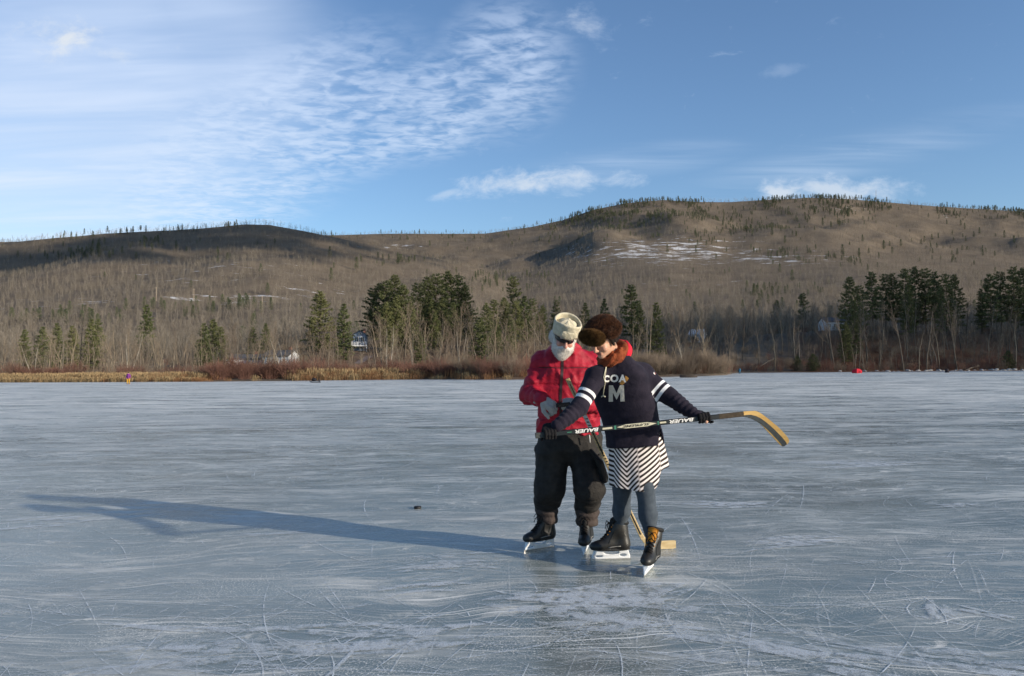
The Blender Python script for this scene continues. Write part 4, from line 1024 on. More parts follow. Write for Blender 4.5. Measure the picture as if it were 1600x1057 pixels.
# ------------------------------------------------------------------ materials for the figures
def skin_material(name, base, lip, brow):
    m, t, b = material(name, .5, .35); P = objco(t)
    c = t.mix(t.ss(t.noise(P, 40, 4, .6), .3, .7), tuple(x * .92 for x in base), base)
    c = t.mix(t.math('MULTIPLY', t.attr('blush'), .45), c, (.52, .17, .12)); c = t.mix(t.attr('lip'), c, lip); c = t.mix(t.attr('brow'), c, brow); c = t.mix(t.attr('eye'), c, (.015, .012, .010))
    t.put(b.inputs['Base Color'], c); b.inputs['Subsurface Weight'].default_value = .12; b.inputs['Subsurface Radius'].default_value = (.012, .005, .003)
    return m
SKIN_W = skin_material('skin', (.56, .315, .215), (.33, .075, .065), (.05, .03, .022))
SKIN_M = skin_material('skin_ruddy', (.56, .31, .235), (.40, .16, .13), (.5, .45, .4))
RED_JK = cloth('red_nylon', (.27, .009, .024), (.385, .015, .034), 18, .55, .35, 300)
TROUSER = cloth('black_trouser_cloth', (.017, .0155, .0145), (.032, .029, .026), 14, .75, .5, 300)
CUFF = cloth('brown_black_lining', (.042, .032, .028), (.066, .050, .044), 14, .75, .45, 250)
NAVY = cloth('navy_fleece', (.010, .0085, .018), (.018, .015, .027), 16, .9, .35, 500, .15)
GLOVE_B = cloth('black_knit', (.006, .006, .007), (.013, .012, .013), 60, .9, .5, 600)
GLOVE_G = cloth('grey_knit', (.33, .315, .29), (.42, .40, .37), 60, .95, .5, 500)
CREAM = cloth('cream_wool', (.46, .405, .285), (.60, .54, .40), 40, .95, .6, 350)
FUR_D = cloth('dark_fur', (.022, .009, .005), (.115, .046, .021), 35, .6, .3, 300)
FUR_L = cloth('brown_fur', (.075, .036, .012), (.19, .10, .036), 35, .6, .3, 300)
SCARF = cloth('rust_wool', (.155, .034, .013), (.25, .062, .022), 40, .95, .7, 420)
REDCOT = cloth('red_cotton', (.50, .015, .03), (.60, .02, .04), 30, .85, .3)
BEARD = plain('white_beard', (.74, .70, .64), .8, .2, .15, 60)
HAIR = plain('dark_hair', (.020, .012, .009), .5, .4, .3, 60)
LENS = plain('dark_lens', (.010, .007, .007), .12, .5, .1)
BOOT = plain('black_boot_leather', (.017, .016, .014), .46, .45, .25, 30, bump=.12)
BOOTTRIM = plain('black_boot_trim', (.010, .010, .010), .7, .3, .2, 40)
ORANGE = plain('orange_felt', (.50, .20, .025), .85, .2, .2, 40)
PALEP = plain('grey_print', (.28, .27, .25), .6, .3, .1)
LACE = plain('black_lace', (.012, .010, .009), .8, .2, .2, 60)
HOLDER = plain('white_plastic', (.78, .79, .80), .35, .5, .04, 30)
STEEL = plain('skate_steel', (.55, .53, .50), .3, .5, .1, 30, metal=.8)
WHITEP = plain('white_print', (.68, .66, .62), .8, .2, .05, 50)
FELT = cloth('grey_felt_letter', (.50, .46, .385), (.62, .57, .48), 60, .95, .5, 400)
ORPATCH = cloth('ochre_felt', (.42, .20, .05), (.52, .26, .07), 60, .95, .4, 400)
REDPATCH = plain('red_felt', (.45, .10, .07), .9, .2, .1)
CORD = plain('cream_cord', (.55, .50, .36), .9, .2, .1, 90)
ZIP = plain('dark_zip', (.030, .012, .014), .5, .4, .2, 90)
LEGGING = cloth('blue_grey_knit', (.040, .052, .066), (.060, .074, .090), 25, .85, .14, 500, .1)
def skirt_material():
    m, t, b = material('chevron_jersey', .85, .2); P = objco(t)
    f = t.math('FRACT', t.attr('stripe')); s = t.ss(t.math('ABSOLUTE', t.math('SUBTRACT', f, .5)), .235, .265)
    t.put(b.inputs['Base Color'], t.mix(s, (.70, .62, .58), (.022, .015, .013)))
    t.put(b.inputs['Normal'], t.bump(t.noise(P, 22, 4, .55), .3, .02)); return m
SKIRT = skirt_material()
def sweater_material():
    m, t, b = material('navy_sweater', .9, .2); P = objco(t)
    c = t.mix(t.ss(t.noise(P, 16, 5, .6), .3, .7), (.0105, .0085, .0165), (.021, .0165, .027))
    a = t.attr('sleeve')     # position along the sleeve: two knitted white bands
    band = t.math('MAXIMUM', t.math('MULTIPLY', t.ss(a, .560, .575), t.ss(a, .655, .640)), t.math('MULTIPLY', t.ss(a, .735, .750), t.ss(a, .845, .830)))
    t.put(b.inputs['Base Color'], t.mix(band, c, (.74, .73, .72)))
    h = t.math('ADD', t.noise(P, 26, 4, .55, .6), t.math('MULTIPLY', t.noise(P, 500, 2, .5), .12))
    t.put(b.inputs['Normal'], t.bump(h, .35, .02)); b.inputs['Sheen Weight'].default_value = .03
    return m
SWEATER = sweater_material()
def wood_material(name, c1, c2, rough=.45, sc=(4, 60, 60)):
    m, t, b = material(name, rough, .4); P = objco(t)
    n = t.noise(t.mapping(P, rot=(0, .1, 0), scale=sc), 1.0, 5, .6)
    t.put(b.inputs['Base Color'], t.mix(t.ss(n, .3, .7), c1, c2)); return m
ASH = wood_material('ash_wood', (.50, .285, .075), (.62, .39, .13))
ASH_PALE = wood_material('pale_ash_wood', (.62, .50, .25), (.72, .60, .34))
OLDWOOD = wood_material('worn_wood', (.42, .30, .14), (.58, .45, .25), .6)
STICK_B = plain('black_lacquer', (.008, .009, .010), .3, .5, .2, 40)
STICK_BR = plain('brown_cloth_tape', (.060, .045, .030), .85, .2, .25, 60)
STICK_G = plain('grey_tape', (.055, .060, .058), .8, .2, .2, 60)
GREENP = plain('green_print', (.03, .16, .10), .5, .4, .1)
CREAMP = plain('cream_print', (.50, .46, .33), .6, .3, .1)
BLACKP = plain('black_print', (.012, .012, .012), .6, .3, .1)

# ------------------------------------------------------------------ anatomy
def head_sdf(q, female=False):
    d = ell(q, (0, -.012, .032), (.074, .097, .094))
    d = smin(d, ell(q, (0, .022, -.045), (.057, .070, .078)), .03)
    d = smin(d, sph(q, (0, .073, -.098), .022), .03)
    d = smin(d, cone(q, (-.038, .080, .022), (.038, .080, .022), .013, .013), .02)
    for s in (-1, 1):
        d = smin(d, sph(q, (s * .040, .066, -.034), .024), .02)
        d = smax(d, -sph(q, (s * .031, .105, .002), .017), .012)
        d = smin(d, sph(q, (s * .031, .083, .002), .0125), .003)
        d = smin(d, ell(q, (s * .077, -.008, -.012), (.010, .022, .033)), .008)
        d = smin(d, sph(q, (s * .011, .104, -.038), .009), .006)
    d = smin(d, cone(q, (0, .094, .012), (0, .119, -.032), .008, .0125), .012)
    d = smin(d, cone(q, (-.019, .090, -.060), (.019, .090, -.060), .008, .008), .008)
    d = smin(d, cone(q, (-.015, .088, -.072), (.015, .088, -.072), .009, .009), .008)
    d = smax(d, -cone(q, (-.023, .100, -.065), (.023, .100, -.065), .0042, .0042), .003)
    d = smin(d, cone(q, (0, -.03, -.07), (0, -.05, -.20), .052, .056), .03)
    return d
def face_attrs(V, c, fr):
    q = local(np.asarray(V, f32), c, fr); h = (np.abs(q).max(1) < .16)
    blush = 0
    for s in (-1, 1): blush = np.maximum(blush, np.exp(-(((q[:, 0] - s * .042) / .022) ** 2 + ((q[:, 2] + .028) / .018) ** 2)))
    blush = np.maximum(blush, np.exp(-((q[:, 0] / .016) ** 2 + ((q[:, 2] + .030) / .016) ** 2))) * (q[:, 1] > .05) * h
    lip = (np.exp(-(((q[:, 0] / .025) ** 2 + ((q[:, 2] + .066) / .012) ** 2) ** 2)) * (q[:, 1] > .07)) * h
    brow = 0; eye = 0
    for s in (-1, 1):
        brow = np.maximum(brow, np.exp(-(((q[:, 0] - s * .032) / .02) ** 2 + ((q[:, 2] - .026) / .006) ** 2) ** 2) * (q[:, 1] > .05))
        eye = np.maximum(eye, np.exp(-(((q[:, 0] - s * .031) / .013) ** 2 + ((q[:, 2] - .001) / .0045) ** 2) ** 2) * (q[:, 1] > .06))
    return {'lip': np.clip(lip, 0, 1), 'brow': brow * h, 'blush': blush, 'eye': eye * h * .85}
def hand_chains(W, d, n, curl, scale=1.0, spread=.07, thumb=(.5, .6), side=1):
    """free hand: W wrist, d towards the fingers, n out of the palm; side = which side the thumb leaves"""
    d = nrm(d); n = nrm(np.asarray(n) - d * np.dot(n, d)); l = np.cross(d, n) * side; out = []
    lens = [(.042, .026, .021), (.047, .029, .022), (.043, .027, .021), (.033, .021, .018)]
    for i in range(4):
        b = W + (d * (.088 - .006 * abs(i - 1)) + l * (.031 - .021 * i)) * scale; dd = nrm(d + l * spread * (1.5 - i)); pts = [b]
        for j, L in enumerate(lens[i]):
            a = curl[i] * (.9, 1.1, .8)[j] * (1 if j else .8); ax = np.cross(dd, n); ax = nrm(ax)
            lat = np.cross(n, d); m_ = Matrix.Rotation(-a, 3, Vector(nrm(np.cross(n, d)))) if False else Matrix.Rotation(a, 3, Vector(nrm(np.cross(d, n))))
            dd = np.array(m_ @ Vector(dd)); pts.append(pts[-1] + dd * L * scale)
        out.append(pts)
    tb = W + (d * .030 + l * .032) * scale; t1 = nrm(d * .75 + l * thumb[0] + n * .35); t2 = nrm(d + l * (thumb[0] - .45) + n * thumb[1])
    out.append([tb, tb + t1 * .040 * scale, tb + t1 * .040 * scale + t2 * .032 * scale, tb + t1 * .040 * scale + t2 * .032 * scale + nrm(t2 + n * .2) * .024 * scale])
    return out, d, n, l
def hand_sdf(P, W, d, n, curl, r=.0105, scale=1.0, cuff=None, **kw):
    ch, d, n, l = hand_chains(np.asarray(W), d, n, curl, scale, **kw)
    k = r / .0105
    palm = smin(cone(P, W + (d * .02 + l * .016) * scale, W + (d * .075 + l * .019) * scale, .021 * k, .019 * k), cone(P, W + (d * .02 - l * .014) * scale, W + (d * .072 - l * .019) * scale, .020 * k, .018 * k), .02)
    palm = smin(palm, cone(P, W - d * .01, W + d * .03 * scale, .026 * k, .026 * k), .02)
    dd = palm
    for i, c in enumerate(ch):
        rr = [r * 1.12, r * 1.06, r * .98, r * .88] if i < 4 else [r * 1.5, r * 1.25, r * 1.1, r * .95]
        if i == 3: rr = [x * .88 for x in rr]
        dd = smin(dd, chain(P, c, rr, .004), .006)
    if cuff is not None: dd = smin(dd, cone(P, W - d * .008, cuff, .029 * k, .034 * k), .012)
    pts = np.array([p for c in ch for p in c] + [W]); return dd, pts
def grip_chains(C, s, e1, R, flip=1):
    """hand closed round a shaft: C on the shaft, s along it (index finger side), e1 from shaft to the knuckles"""
    s = nrm(s); e1 = nrm(np.asarray(e1) - s * np.dot(e1, s)); e2 = np.cross(s, e1) * flip; out = []
    for i in range(4):
        o = C + s * (.031 - .0215 * i); rr = R * (1, 1.02, 1, .95)[i]
        ths = [math.radians(a + 6 * (i - 1)) for a in (18, 72, 122, 178, 222)]
        out.append([o + (e1 * math.cos(t) + e2 * math.sin(t)) * rr * (1.05 if k < 2 else 1) for k, t in enumerate(ths)])
    o = C + s * .040; out.append([C + s * .02 + e1 * R * 1.1 - e2 * R * .5, o + e1 * R * .5 - e2 * R * 1.1, o + s * .012 - e1 * R * .3 - e2 * R * 1.15, o + s * .016 - e1 * R * .95 - e2 * R * .55])
    return out, e1, e2
def grip_sdf(P, C, s, e1, W, R=.029, r=.0105, flip=1):
    ch, e1, e2 = grip_chains(C, s, e1, R, flip); s = nrm(s)
    k1 = C + s * .030 + e1 * R * 1.0 - e2 * .004; k4 = C - s * .030 + e1 * R * 1.0 - e2 * .004
    dd = cone(P, k1, k4, .017, .0155)
    m1 = C + s * .018 + e1 * (R + .035) - e2 * .022; m4 = C - s * .016 + e1 * (R + .035) - e2 * .022
    dd = union(.02, dd, cone(P, k1, m1, .0165, .018), cone(P, k4, m4, .0155, .018), cone(P, (k1 + k4) / 2, (m1 + m4) / 2, .017, .02), cone(P, (m1 + m4) / 2, W, .024, .027))
    for i, c in enumerate(ch):
        rr = [r * 1.1, r * 1.08, r, r * .95, r * .85] if i < 4 else [r * 1.35, r * 1.2, r * 1.1, r * .95]
        dd = smin(dd, chain(P, c, rr, .004), .005)
    return dd, np.array([p for c in ch for p in c] + [W, m1, m4]), ch

# ------------------------------------------------------------------ ice skates
def boot_parts(top=.285, wide=1.0):
    """one skate in its own frame: x across, y to the toe, z up; blade on z = 0"""
    def boot(P):
        P = P / np.asarray([wide, 1, 1], f32)
        d = cone(P, (0, -.035, .122), (0, .135, .108), .047, .037)
        d = smin(d, ell(P, (0, .165, .106), (.043, .055, .037)), .03)
        d = smin(d, cone(P, (0, -.034, .12), (0, -.014, top - .02), .049, .054), .03)
        d = smin(d, cone(P, (0, .105, .118), (0, .018, top - .06), .032, .044), .045)
        d = smax(d, .076 - P[:, 2] - .00 * P[:, 1], .012)
        sole = ell(P, (0, .055, .083), (.046, .150, .012)); d = smin(d, sole, .006)
        d = smax(d, P[:, 2] - top - .25 * (P[:, 1] + .014) , .006)
        hole = cone(P, (0, -.014, top - .08), (0, -.014, top + .1), .041, .046)
        d = smax(d, -hole, .006)
        return d + .0012 * folds(P, 60, 4)
    B = isosurf(boot, np.arange(-.085, .086, .0065), np.arange(-.13, .25, .0065), np.arange(.06, top + .05, .0065))
    def collar(P):
        q = P - np.asarray((0, -.014, top - .004), f32); r = np.sqrt((q[:, 0] / wide) ** 2 + q[:, 1] ** 2)
        z = q[:, 2] - .25 * q[:, 1]; return np.sqrt((r - .052) ** 2 + (z * .8) ** 2) - .0125
    Cc = isosurf(collar, np.arange(-.085, .086, .006), np.arange(-.10, .08, .006), np.arange(top - .06, top + .06, .006))
    def holder(P):
        y, z, x = P[:, 1], P[:, 2], np.abs(P[:, 0])
        front = .205 - .35 * np.clip(.078 - z, 0, 1) * 0 - np.clip(z - .03, 0, 1) * .45; back = -.085 + np.clip(z - .03, 0, 1) * .35
        d = np.maximum(np.maximum(y - front, back - y), np.maximum(z - .088, .012 - z))
        for (cy, cz, ry, rz) in ((.058, .062, .058, .017), (.150, .034, .030, .008), (-.030, .040, .026, .011)):
            d = np.maximum(d, -(np.sqrt(((y - cy) / ry) ** 2 + ((z - cz) / rz) ** 2) - 1) * min(ry, rz))
        wd = np.interp(z, [.01, .03, .07, .09], [.0045, .007, .020, .024])
        return np.maximum(d, (x - wd) * .8)
    H = isosurf(holder, np.arange(-.03, .031, .004), np.arange(-.10, .225, .004), np.arange(.002, .097, .004))
    yy = np.linspace(-.090, .212, 15); ol = [A3(0, y, .002 * 0 + .02 * max(0, abs(y - .06) - .12) ** 1) for y in yy] + [A3(0, y, .019) for y in yy[::-1]]
    S = slab(ol, A3(1, 0, 0), .0035)
    def march(y, x, z0=.40):
        p = np.array([[x, y, z0]], f32)
        for _ in range(60):
            dd = float(boot(p)[0])
            if dd < .0015: break
            p[0, 2] -= max(dd * .7, .001); 
            if p[0, 2] < .08: break
        return p[0].astype(float)
    rows = np.linspace(.130, .042, 7); L = []
    zc = [march(y, 0) for y in rows]
    for i, y in enumerate(rows):
        a, b = march(y, -.024 * wide), march(y, .024 * wide); m = zc[i] + A3(0, .004, .005)
        L.append(tube([a + A3(0, .002, .002), m, b + A3(0, .002, .002)], .0034, 5))
        if i: 
            a2, b2 = march(rows[i - 1], -.024 * wide), march(rows[i - 1], .024 * wide)
            L.append(tube([a2, (a2 + b) / 2 + A3(0, .008, .009), b], .003, 5)); L.append(tube([b2, (b2 + a) / 2 + A3(0, .007, .008), a], .003, 5))
    k = zc[-2] + A3(0, .012, .008)
    for s in (-1, 1):
        L.append(tube([k, k + A3(s * .025, .016, .010), k + A3(s * .045, .020, -.018), k + A3(s * .028, .022, -.030), k + A3(0, .006, -.002)], .003, 5))
        L.append(tube([k, k + A3(s * .02, .018, -.02), k + A3(s * .03, .028, -.055)], .003, 5))
    # tongue standing up in front of the shin
    tz = top + .018; V = []; nu, nv = 9, 8
    for j in range(nv):
        v = j / (nv - 1); z = .19 + (tz - .19) * v
        for i in range(nu):
            u = i / (nu - 1) * 2 - 1; w_ = .027 + .010 * v; yb = .074 - .014 * v - .016 * u * u - (.0 if v < .9 else .004)
            V.append((u * w_, yb + .012 * (1 - v), z - .010 * u * u * v))
    Fc = [(j * nu + i, j * nu + i + 1, (j + 1) * nu + i + 1, (j + 1) * nu + i) for j in range(nv - 1) for i in range(nu - 1)]
    V = np.array(V); V2 = V - A3(0, .009, 0); n0 = len(V); rim = list(range(nu)) + [r * nu + nu - 1 for r in range(1, nv)] + [(nv - 1) * nu + i for i in range(nu - 2, -1, -1)] + [r * nu for r in range(nv - 2, 0, -1)]
    F2 = Fc + [tuple(i + n0 for i in f[::-1]) for f in Fc] + [(rim[i], rim[(i + 1) % len(rim)], rim[(i + 1) % len(rim)] + n0, rim[i] + n0) for i in range(len(rim))]
    T = (np.concatenate([V, V2]), F2)
    # pale stripe on the outer side and eyelets
    E = merge(*[tube([march(y, s * .027 * wide) + A3(0, .001, .001), march(y, s * .027 * wide) + A3(0, .003, .004)], .0045, 6) for y in rows[3:6] for s in (-1, 1)])
    def side(y, z, s):
        p = np.array([[s * .09, y, z]], f32)
        for _ in range(50):
            dd = float(boot(p)[0])
            if dd < .001: break
            p[0, 0] -= s * max(dd * .7, .0008)
            if abs(p[0, 0]) < .01: break
        return p[0].astype(float) + A3(s * .0008, 0, 0)
    SL = merge(*[tube([side(y, .108 + (.05 - y) * .10, s) for y in np.linspace(.085, -.005, 6)], .0028, 5) for s in (-1, 1)])
    SM = merge(*[tube([side(y, .098 - .02 * max(0, y - .12), s) for y in np.linspace(.17, -.07, 12)], .0022, 5) for s in (-1, 1)], *[tube([side(.085 - .010 * k, .135 + .018 * k, s) for k in range(6)], .0020, 5) for s in (-1, 1)])
    return dict(stripe=SL, welt=SM, boot=B, collar=Cc, holder=H, steel=S, laces=merge(*L), tongue=T, eyelets=E)
SKATE = boot_parts()
SKATE_TALL = boot_parts(top=.295)
def put_skate(th, pos, toe_dir, geo, tongue_mat, tilt=0.0, scale=1.0, eyelet=None, label=None):
    y = nrm(A3(toe_dir[0], toe_dir[1], 0)); x = np.cross(y, A3(0, 0, 1)); z = A3(0, 0, 1)
    x, z = x * math.cos(tilt) + z * math.sin(tilt), z * math.cos(tilt) - x * math.sin(tilt)
    R = np.stack([x, y, z], 0); g = lambda k: (np.asarray(pos) + (geo[k][0] * scale) @ R, geo[k][1])
    b = th.part('skate', *g('boot'), BOOT, label=label)
    th.part('collar', *g('collar'), BOOTTRIM, b); th.part('blade_holder', *g('holder'), HOLDER, b); th.part('blade', *g('steel'), STEEL, b, smooth=False)
    th.part('laces', *g('laces'), LACE, b); th.part('tongue', *g('tongue'), tongue_mat, b)
    th.part('side_stripe', *g('stripe'), PALEP, b); th.part('welt', *g('welt'), BOOTTRIM, b)
    if eyelet: th.part('eyelets', *g('eyelets'), eyelet, b)
    V = g('boot'); return b
# ------------------------------------------------------------------ the man in the red jacket
def axes_fine(lo, hi, flo, fhi, h, hf):
    out = []
    for i in range(3):
        a = np.arange(lo[i], flo[i], h); b = np.arange(flo[i], fhi[i], hf); c = np.arange(fhi[i], hi[i] + h, h); out.append(np.concatenate([a, b, c]))
    return out
def sections(rows, yaw, Yc, ry):
    """rows of (row in the photograph, left edge, right edge) turned into loft sections, lowest first"""
    out = []
    for k, (py, xl, xr) in enumerate(rows):
        c = at((xl + xr) / 2, py, Yc[k]); hw = (xr - xl) / 2 / F_PX * Yc[k]
        out.append((c, hw, ry[k], yaw))
    return out

def build_man():
    base = ground(884, 860); base[2] = 0
    Hc = at(881.5, 526, 6.16); fr = frame((.10, -.86, -.49), -.17)
    J = dict(S=[at(848, 567, 6.34), at(927, 567, 6.34)], E=[at(828, 616, 6.28), at(937, 626, 6.28)], W=[at(846, 625, 6.09), at(910, 632, 6.07)])
    hip = [at(866, 702, 6.35), at(912, 702, 6.35)]; kn = [at(859, 764, 6.33), at(921, 764, 6.22)]
    skates = [(ground(852.5, 857.5), (-.235, -.165)), (ground(917, 861), (-.05, -.24))]
    ank = [skates[0][0] + A3(.012, .009, .17), skates[1][0] + A3(.003, .015, .17)]
    rows = [(678, 841, 934), (660, 840, 935), (640, 841, 935), (600, 839, 936), (572, 841, 934), (557, 850, 925), (547, 858, 910), (538, 866, 900)]
    tors = sections(rows, .04, [6.36, 6.36, 6.35, 6.335, 6.33, 6.32, 6.29, 6.26], [.150, .160, .165, .165, .150, .125, .095, .075])
    thin = [(c, a * .72, b * .72, y) for c, a, b, y in tors]
    def body(P):
        d = loft(P, thin)
        for i in (0, 1):
            d = smin(d, chain(P, [J['S'][i], J['E'][i], J['W'][i]], [.05, .040, .028]), .03)
            d = smin(d, chain(P, [hip[i], kn[i], ank[i]], [.085, .055, .024]), .02)
            d = smin(d, cone(P, ank[i], ank[i] + A3(*nrm(A3(*skates[i][1], 0)) * .12) - A3(0, 0, .055), .024, .020), .01)
        d = smin(d, cone(P, hip[0], hip[1], .11, .11), .05)
        for i, (dr, nn) in enumerate((((.7, -.5, -.35), (.3, .8, -.3)), ((-.8, -.3, -.1), (-.2, .8, -.4)))):
            d = smin(d, cone(P, J['W'][i], J['W'][i] + nrm(dr) * .07, .022, .018), .02)
        m = ((P - Hc.astype(f32)) ** 2).sum(1) < .33 ** 2
        if m.any(): d[m] = smin(d[m], head_sdf(local(P[m], Hc, fr)), .03)
        return d
    lo = np.min([*J['E'], *ank, *J['W'], Hc], 0) - .16; hi = np.max([*J['E'], *ank, Hc + A3(0, 0, .12)], 0) + .16; lo[2] = .05
    B = isosurf(body, *axes_fine(lo, hi, Hc - .145, Hc + .145, .016, .0042))
    t = Thing('person', base, 'old man with white beard, sunglasses, red quilted jacket and black trousers, looking down on skates', 'person', mesh=B, mats=(SKIN_M,))
    for k, v in face_attrs(B[0], Hc, fr).items(): fattr(t.o.data, k, v)
    # ---- jacket
    def jacket(P):
        d = loft(P, tors)
        for i in (0, 1):
            a, tt = cone(P, J['S'][i], J['E'][i], .086, .072, True); b, t2 = cone(P, J['E'][i], J['W'][i], .072, .054, True)
            a = a - .003 * np.sin(tt * 23 + 4 * folds(P, 9, 3)) - .006 * ridge(P, 18, 6); b = b - .003 * np.sin(t2 * 20 + 4 * folds(P, 9, 5)) - .007 * ridge(P, 18, 7)
            d = smin(d, smin(a, b, .03), .035)
        q = P - at(884, 545, 6.27).astype(f32); r = np.sqrt(q[:, 0] ** 2 + (q[:, 1] * 1.05) ** 2)
        col = np.sqrt((r - .088) ** 2 + ((q[:, 2] - .25 * q[:, 1]) * .55) ** 2) - .017; d = smin(d, col, .02)
        # quilting: stitched rows with puckers between, creases across the body
        row = (P[:, 2] - at(880, 575, 6.2)[2])
        d = d + .009 * np.exp(-(row / .007) ** 2)
        for zz in (-.135, -.27, -.39): d = d + .008 * np.exp(-((row - zz + .015 * folds(P, 5, 8)) / .008) ** 2)
        d = d - .0015 * np.sin(P[:, 0] * 95 + 4 * folds(P, 12, 2)) * np.clip(1.2 - np.abs(row + .05) * 6, .25, 1) - .006 * folds(P, 15, 21, 7, (1, 1, 1.5)) - .015 * ridge(P, 17, 23, (.8, 1, 1.4)) - .009 * ridge(P, 40, 22, (1.3, 1, .8))
        hollow = np.maximum(d + .02, P[:, 2] - at(880, 660, 6.3)[2])
        return smax(d, -hollow, .006)
    Vj = iso(jacket, [*J['S'], *J['E'], *J['W'], tors[0][0], tors[-1][0] + A3(0, 0, .02)], .19, .0085)
    jk = t.part('jacket', *Vj, RED_JK); bv = bvh_of(jk)
    zp = [(879, 562), (878.5, 580), (877, 600), (876, 620), (876, 640), (877, 660), (878, 672)]
    t.part('zip', *merge(ribbon(bv, zp, 4.2, .004)), ZIP, jk)
    t.part('seam', *merge(ribbon(bv, [(842, 574.5), (862, 575), (877, 575.5)], 1.2, .002), ribbon(bv, [(880, 575.5), (900, 575), (922, 575)], 1.2, .002)), ZIP, jk)
    # ---- trousers
    def trousers(P):
        d = loft(P, sections([(724, 842, 936), (712, 839, 938), (698, 839, 937), (668, 842, 934)], .04, [6.36] * 4, [.08, .135, .155, .14]))
        for i in (0, 1):
            bot = ank[i] + A3(0, 0, .19)
            a, tt = cone(P, hip[i] + A3(0, 0, .0), kn[i], .116, .115, True); b, t2 = cone(P, kn[i], bot, .117, .088, True)
            b = b - .005 * np.sin(t2 * 9 + 1 + 2.0 * folds(P, 7, 31 + i)) + .014 * np.exp(-((t2 - .06) / .05) ** 2); l = smin(a, b, .03)
            d = smin(d, l, .025)
        hem = np.where(P[:, 0] < at(890, 780, 6.3)[0], ank[0][2] + .125, ank[1][2] + .115) + .012 * folds(P, 12, 6)
        d = d - .010 * folds(P, 11, 41, 7, (1, 1, .7)) - .017 * ridge(P, 9, 43, (1, 1, 1.3)) - .009 * ridge(P, 24, 42, (1, 1, 1.4))
        return smax(d, hem - P[:, 2], .02)
    Vt = iso(trousers, [*hip, *kn, *ank, tors[0][0] + A3(0, 0, .03)], .20, .0095)
    tr = t.part('trousers', *Vt, TROUSER)
    for i in (0, 1):
        c0 = ank[i] + A3(.004, .002, .048); c1 = ank[i] + A3(-.004 if i == 0 else .004, -.004, .150)
        def cuff(P, c0=c0, c1=c1, i=i):
            d, tt = cone(P, c0, c1, .082, .094, True); d = d - .004 * np.sin(tt * 10 + 2.4 * folds(P, 14, 50 + i)) - .010 * ridge(P, 16, 52 + i, (1, 1, 1.8))
            d = smax(d, c0[2] - .012 + .02 * folds(P, 9, 58) - P[:, 2], .01); return smax(d, P[:, 2] - c1[2] - .012 - .012 * folds(P, 12, 57), .012)
        t.part('cuff', *iso(cuff, [c0, c1], .125, .008), CUFF, tr)
    a, b, c, e = at(924, 705, 6.18), at(937, 712, 6.20), at(950, 748, 6.17), at(943, 753, 6.15)
    flap = lambda P: union(.02, chain(P, [a, (a + e) / 2 + A3(.02, 0, .02), e + A3(.012, 0, .01)], [.018, .024, .022]), chain(P, [b, c + A3(-.012, 0, .008)], [.015, .018])) - .003 * folds(P, 40, 3)
    t.part('pocket_flap', *iso(flap, [a, b, c, e], .05, .006), TROUSER, tr)
    t.part('zip_pull', *tube([at(921, 680, 6.17), at(922, 692, 6.17)], .004, 6), WHITEP, tr)
    # ---- hat: tall turned-up wool band with the crown inside it
    def band(P):
        q = local(P, Hc, fr); z = q[:, 2]; g = np.interp(z, [.01, .16], [0, 1]); rx = .091 + .012 * g; ry = .112 + .010 * g
        k = np.sqrt((q[:, 0] / rx) ** 2 + ((q[:, 1] - .002) / ry) ** 2); d = np.abs((k - 1) * .105) - .0095
        top = .142 + .010 * np.sin(np.arctan2(q[:, 0], q[:, 1]) * 2 + 1.1); bot = .020 + .018 * (q[:, 1] / .11)
        d = smax(d, np.maximum(z - top, bot - z), .012)
        return d - .002 * folds(P, 45, 61)
    V1 = iso(band, [Hc + A3(0, 0, .05)], .20, .0055)
    hat = t.part('hat', *V1, CREAM)
    def crown(P):
        q = local(P, Hc, fr); return ell(q, (0, -.004, .068), (.088, .108, .074)) - .0025 * folds(P, 40, 62) - .004 * np.sin(np.arctan2(q[:, 0], q[:, 1]) * 6) * (q[:, 2] > .08)
    Vc = iso(crown, [Hc + A3(0, 0, .05)], .17, .006); t.part('crown', *Vc, CREAM, hat)
    def bill(P): q = local(P, Hc, fr); return smax(ell(q, (0, .117, .070), (.066, .016, .042)), -q[:, 1] + .06, .004) - .002 * folds(P, 45, 64)
    t.part('turned_up_bill', *iso(bill, [world_of((0, .11, .07), Hc, fr)], .1, .005), CREAM, hat)
    def ear(P): q = local(P, Hc, fr); return union(.02, ell(q, (-.094, -.02, .045), (.014, .055, .070))) - .002 * folds(P, 45, 63)
    t.part('ear_flap', *iso(ear, [world_of((-.098, -.02, .045), Hc, fr)], .1, .006), CREAM, hat)
    # ---- sunglasses
    def glasses(P):
        q = local(P, Hc, fr); k = np.sqrt((q[:, 0] / .081) ** 2 + ((q[:, 1] + .012) / .118) ** 2); d = np.abs((k - 1) * .09) - .0028
        d = np.maximum(d, np.maximum(np.abs(q[:, 2] - .005) - .0155 + .10 * np.clip(.02 - np.abs(q[:, 0]), 0, 1) * (q[:, 2] < .006), -q[:, 1] + .03))
        arms = np.minimum(cone(P, world_of((-.076, .03, .01), Hc, fr), world_of((-.08, -.02, .005), Hc, fr), .004, .004), cone(P, world_of((.076, .03, .01), Hc, fr), world_of((.08, -.02, .005), Hc, fr), .004, .004))
        return np.minimum(d, arms)
    t.part('sunglasses', *iso(glasses, [Hc], .14, .0036), LENS)
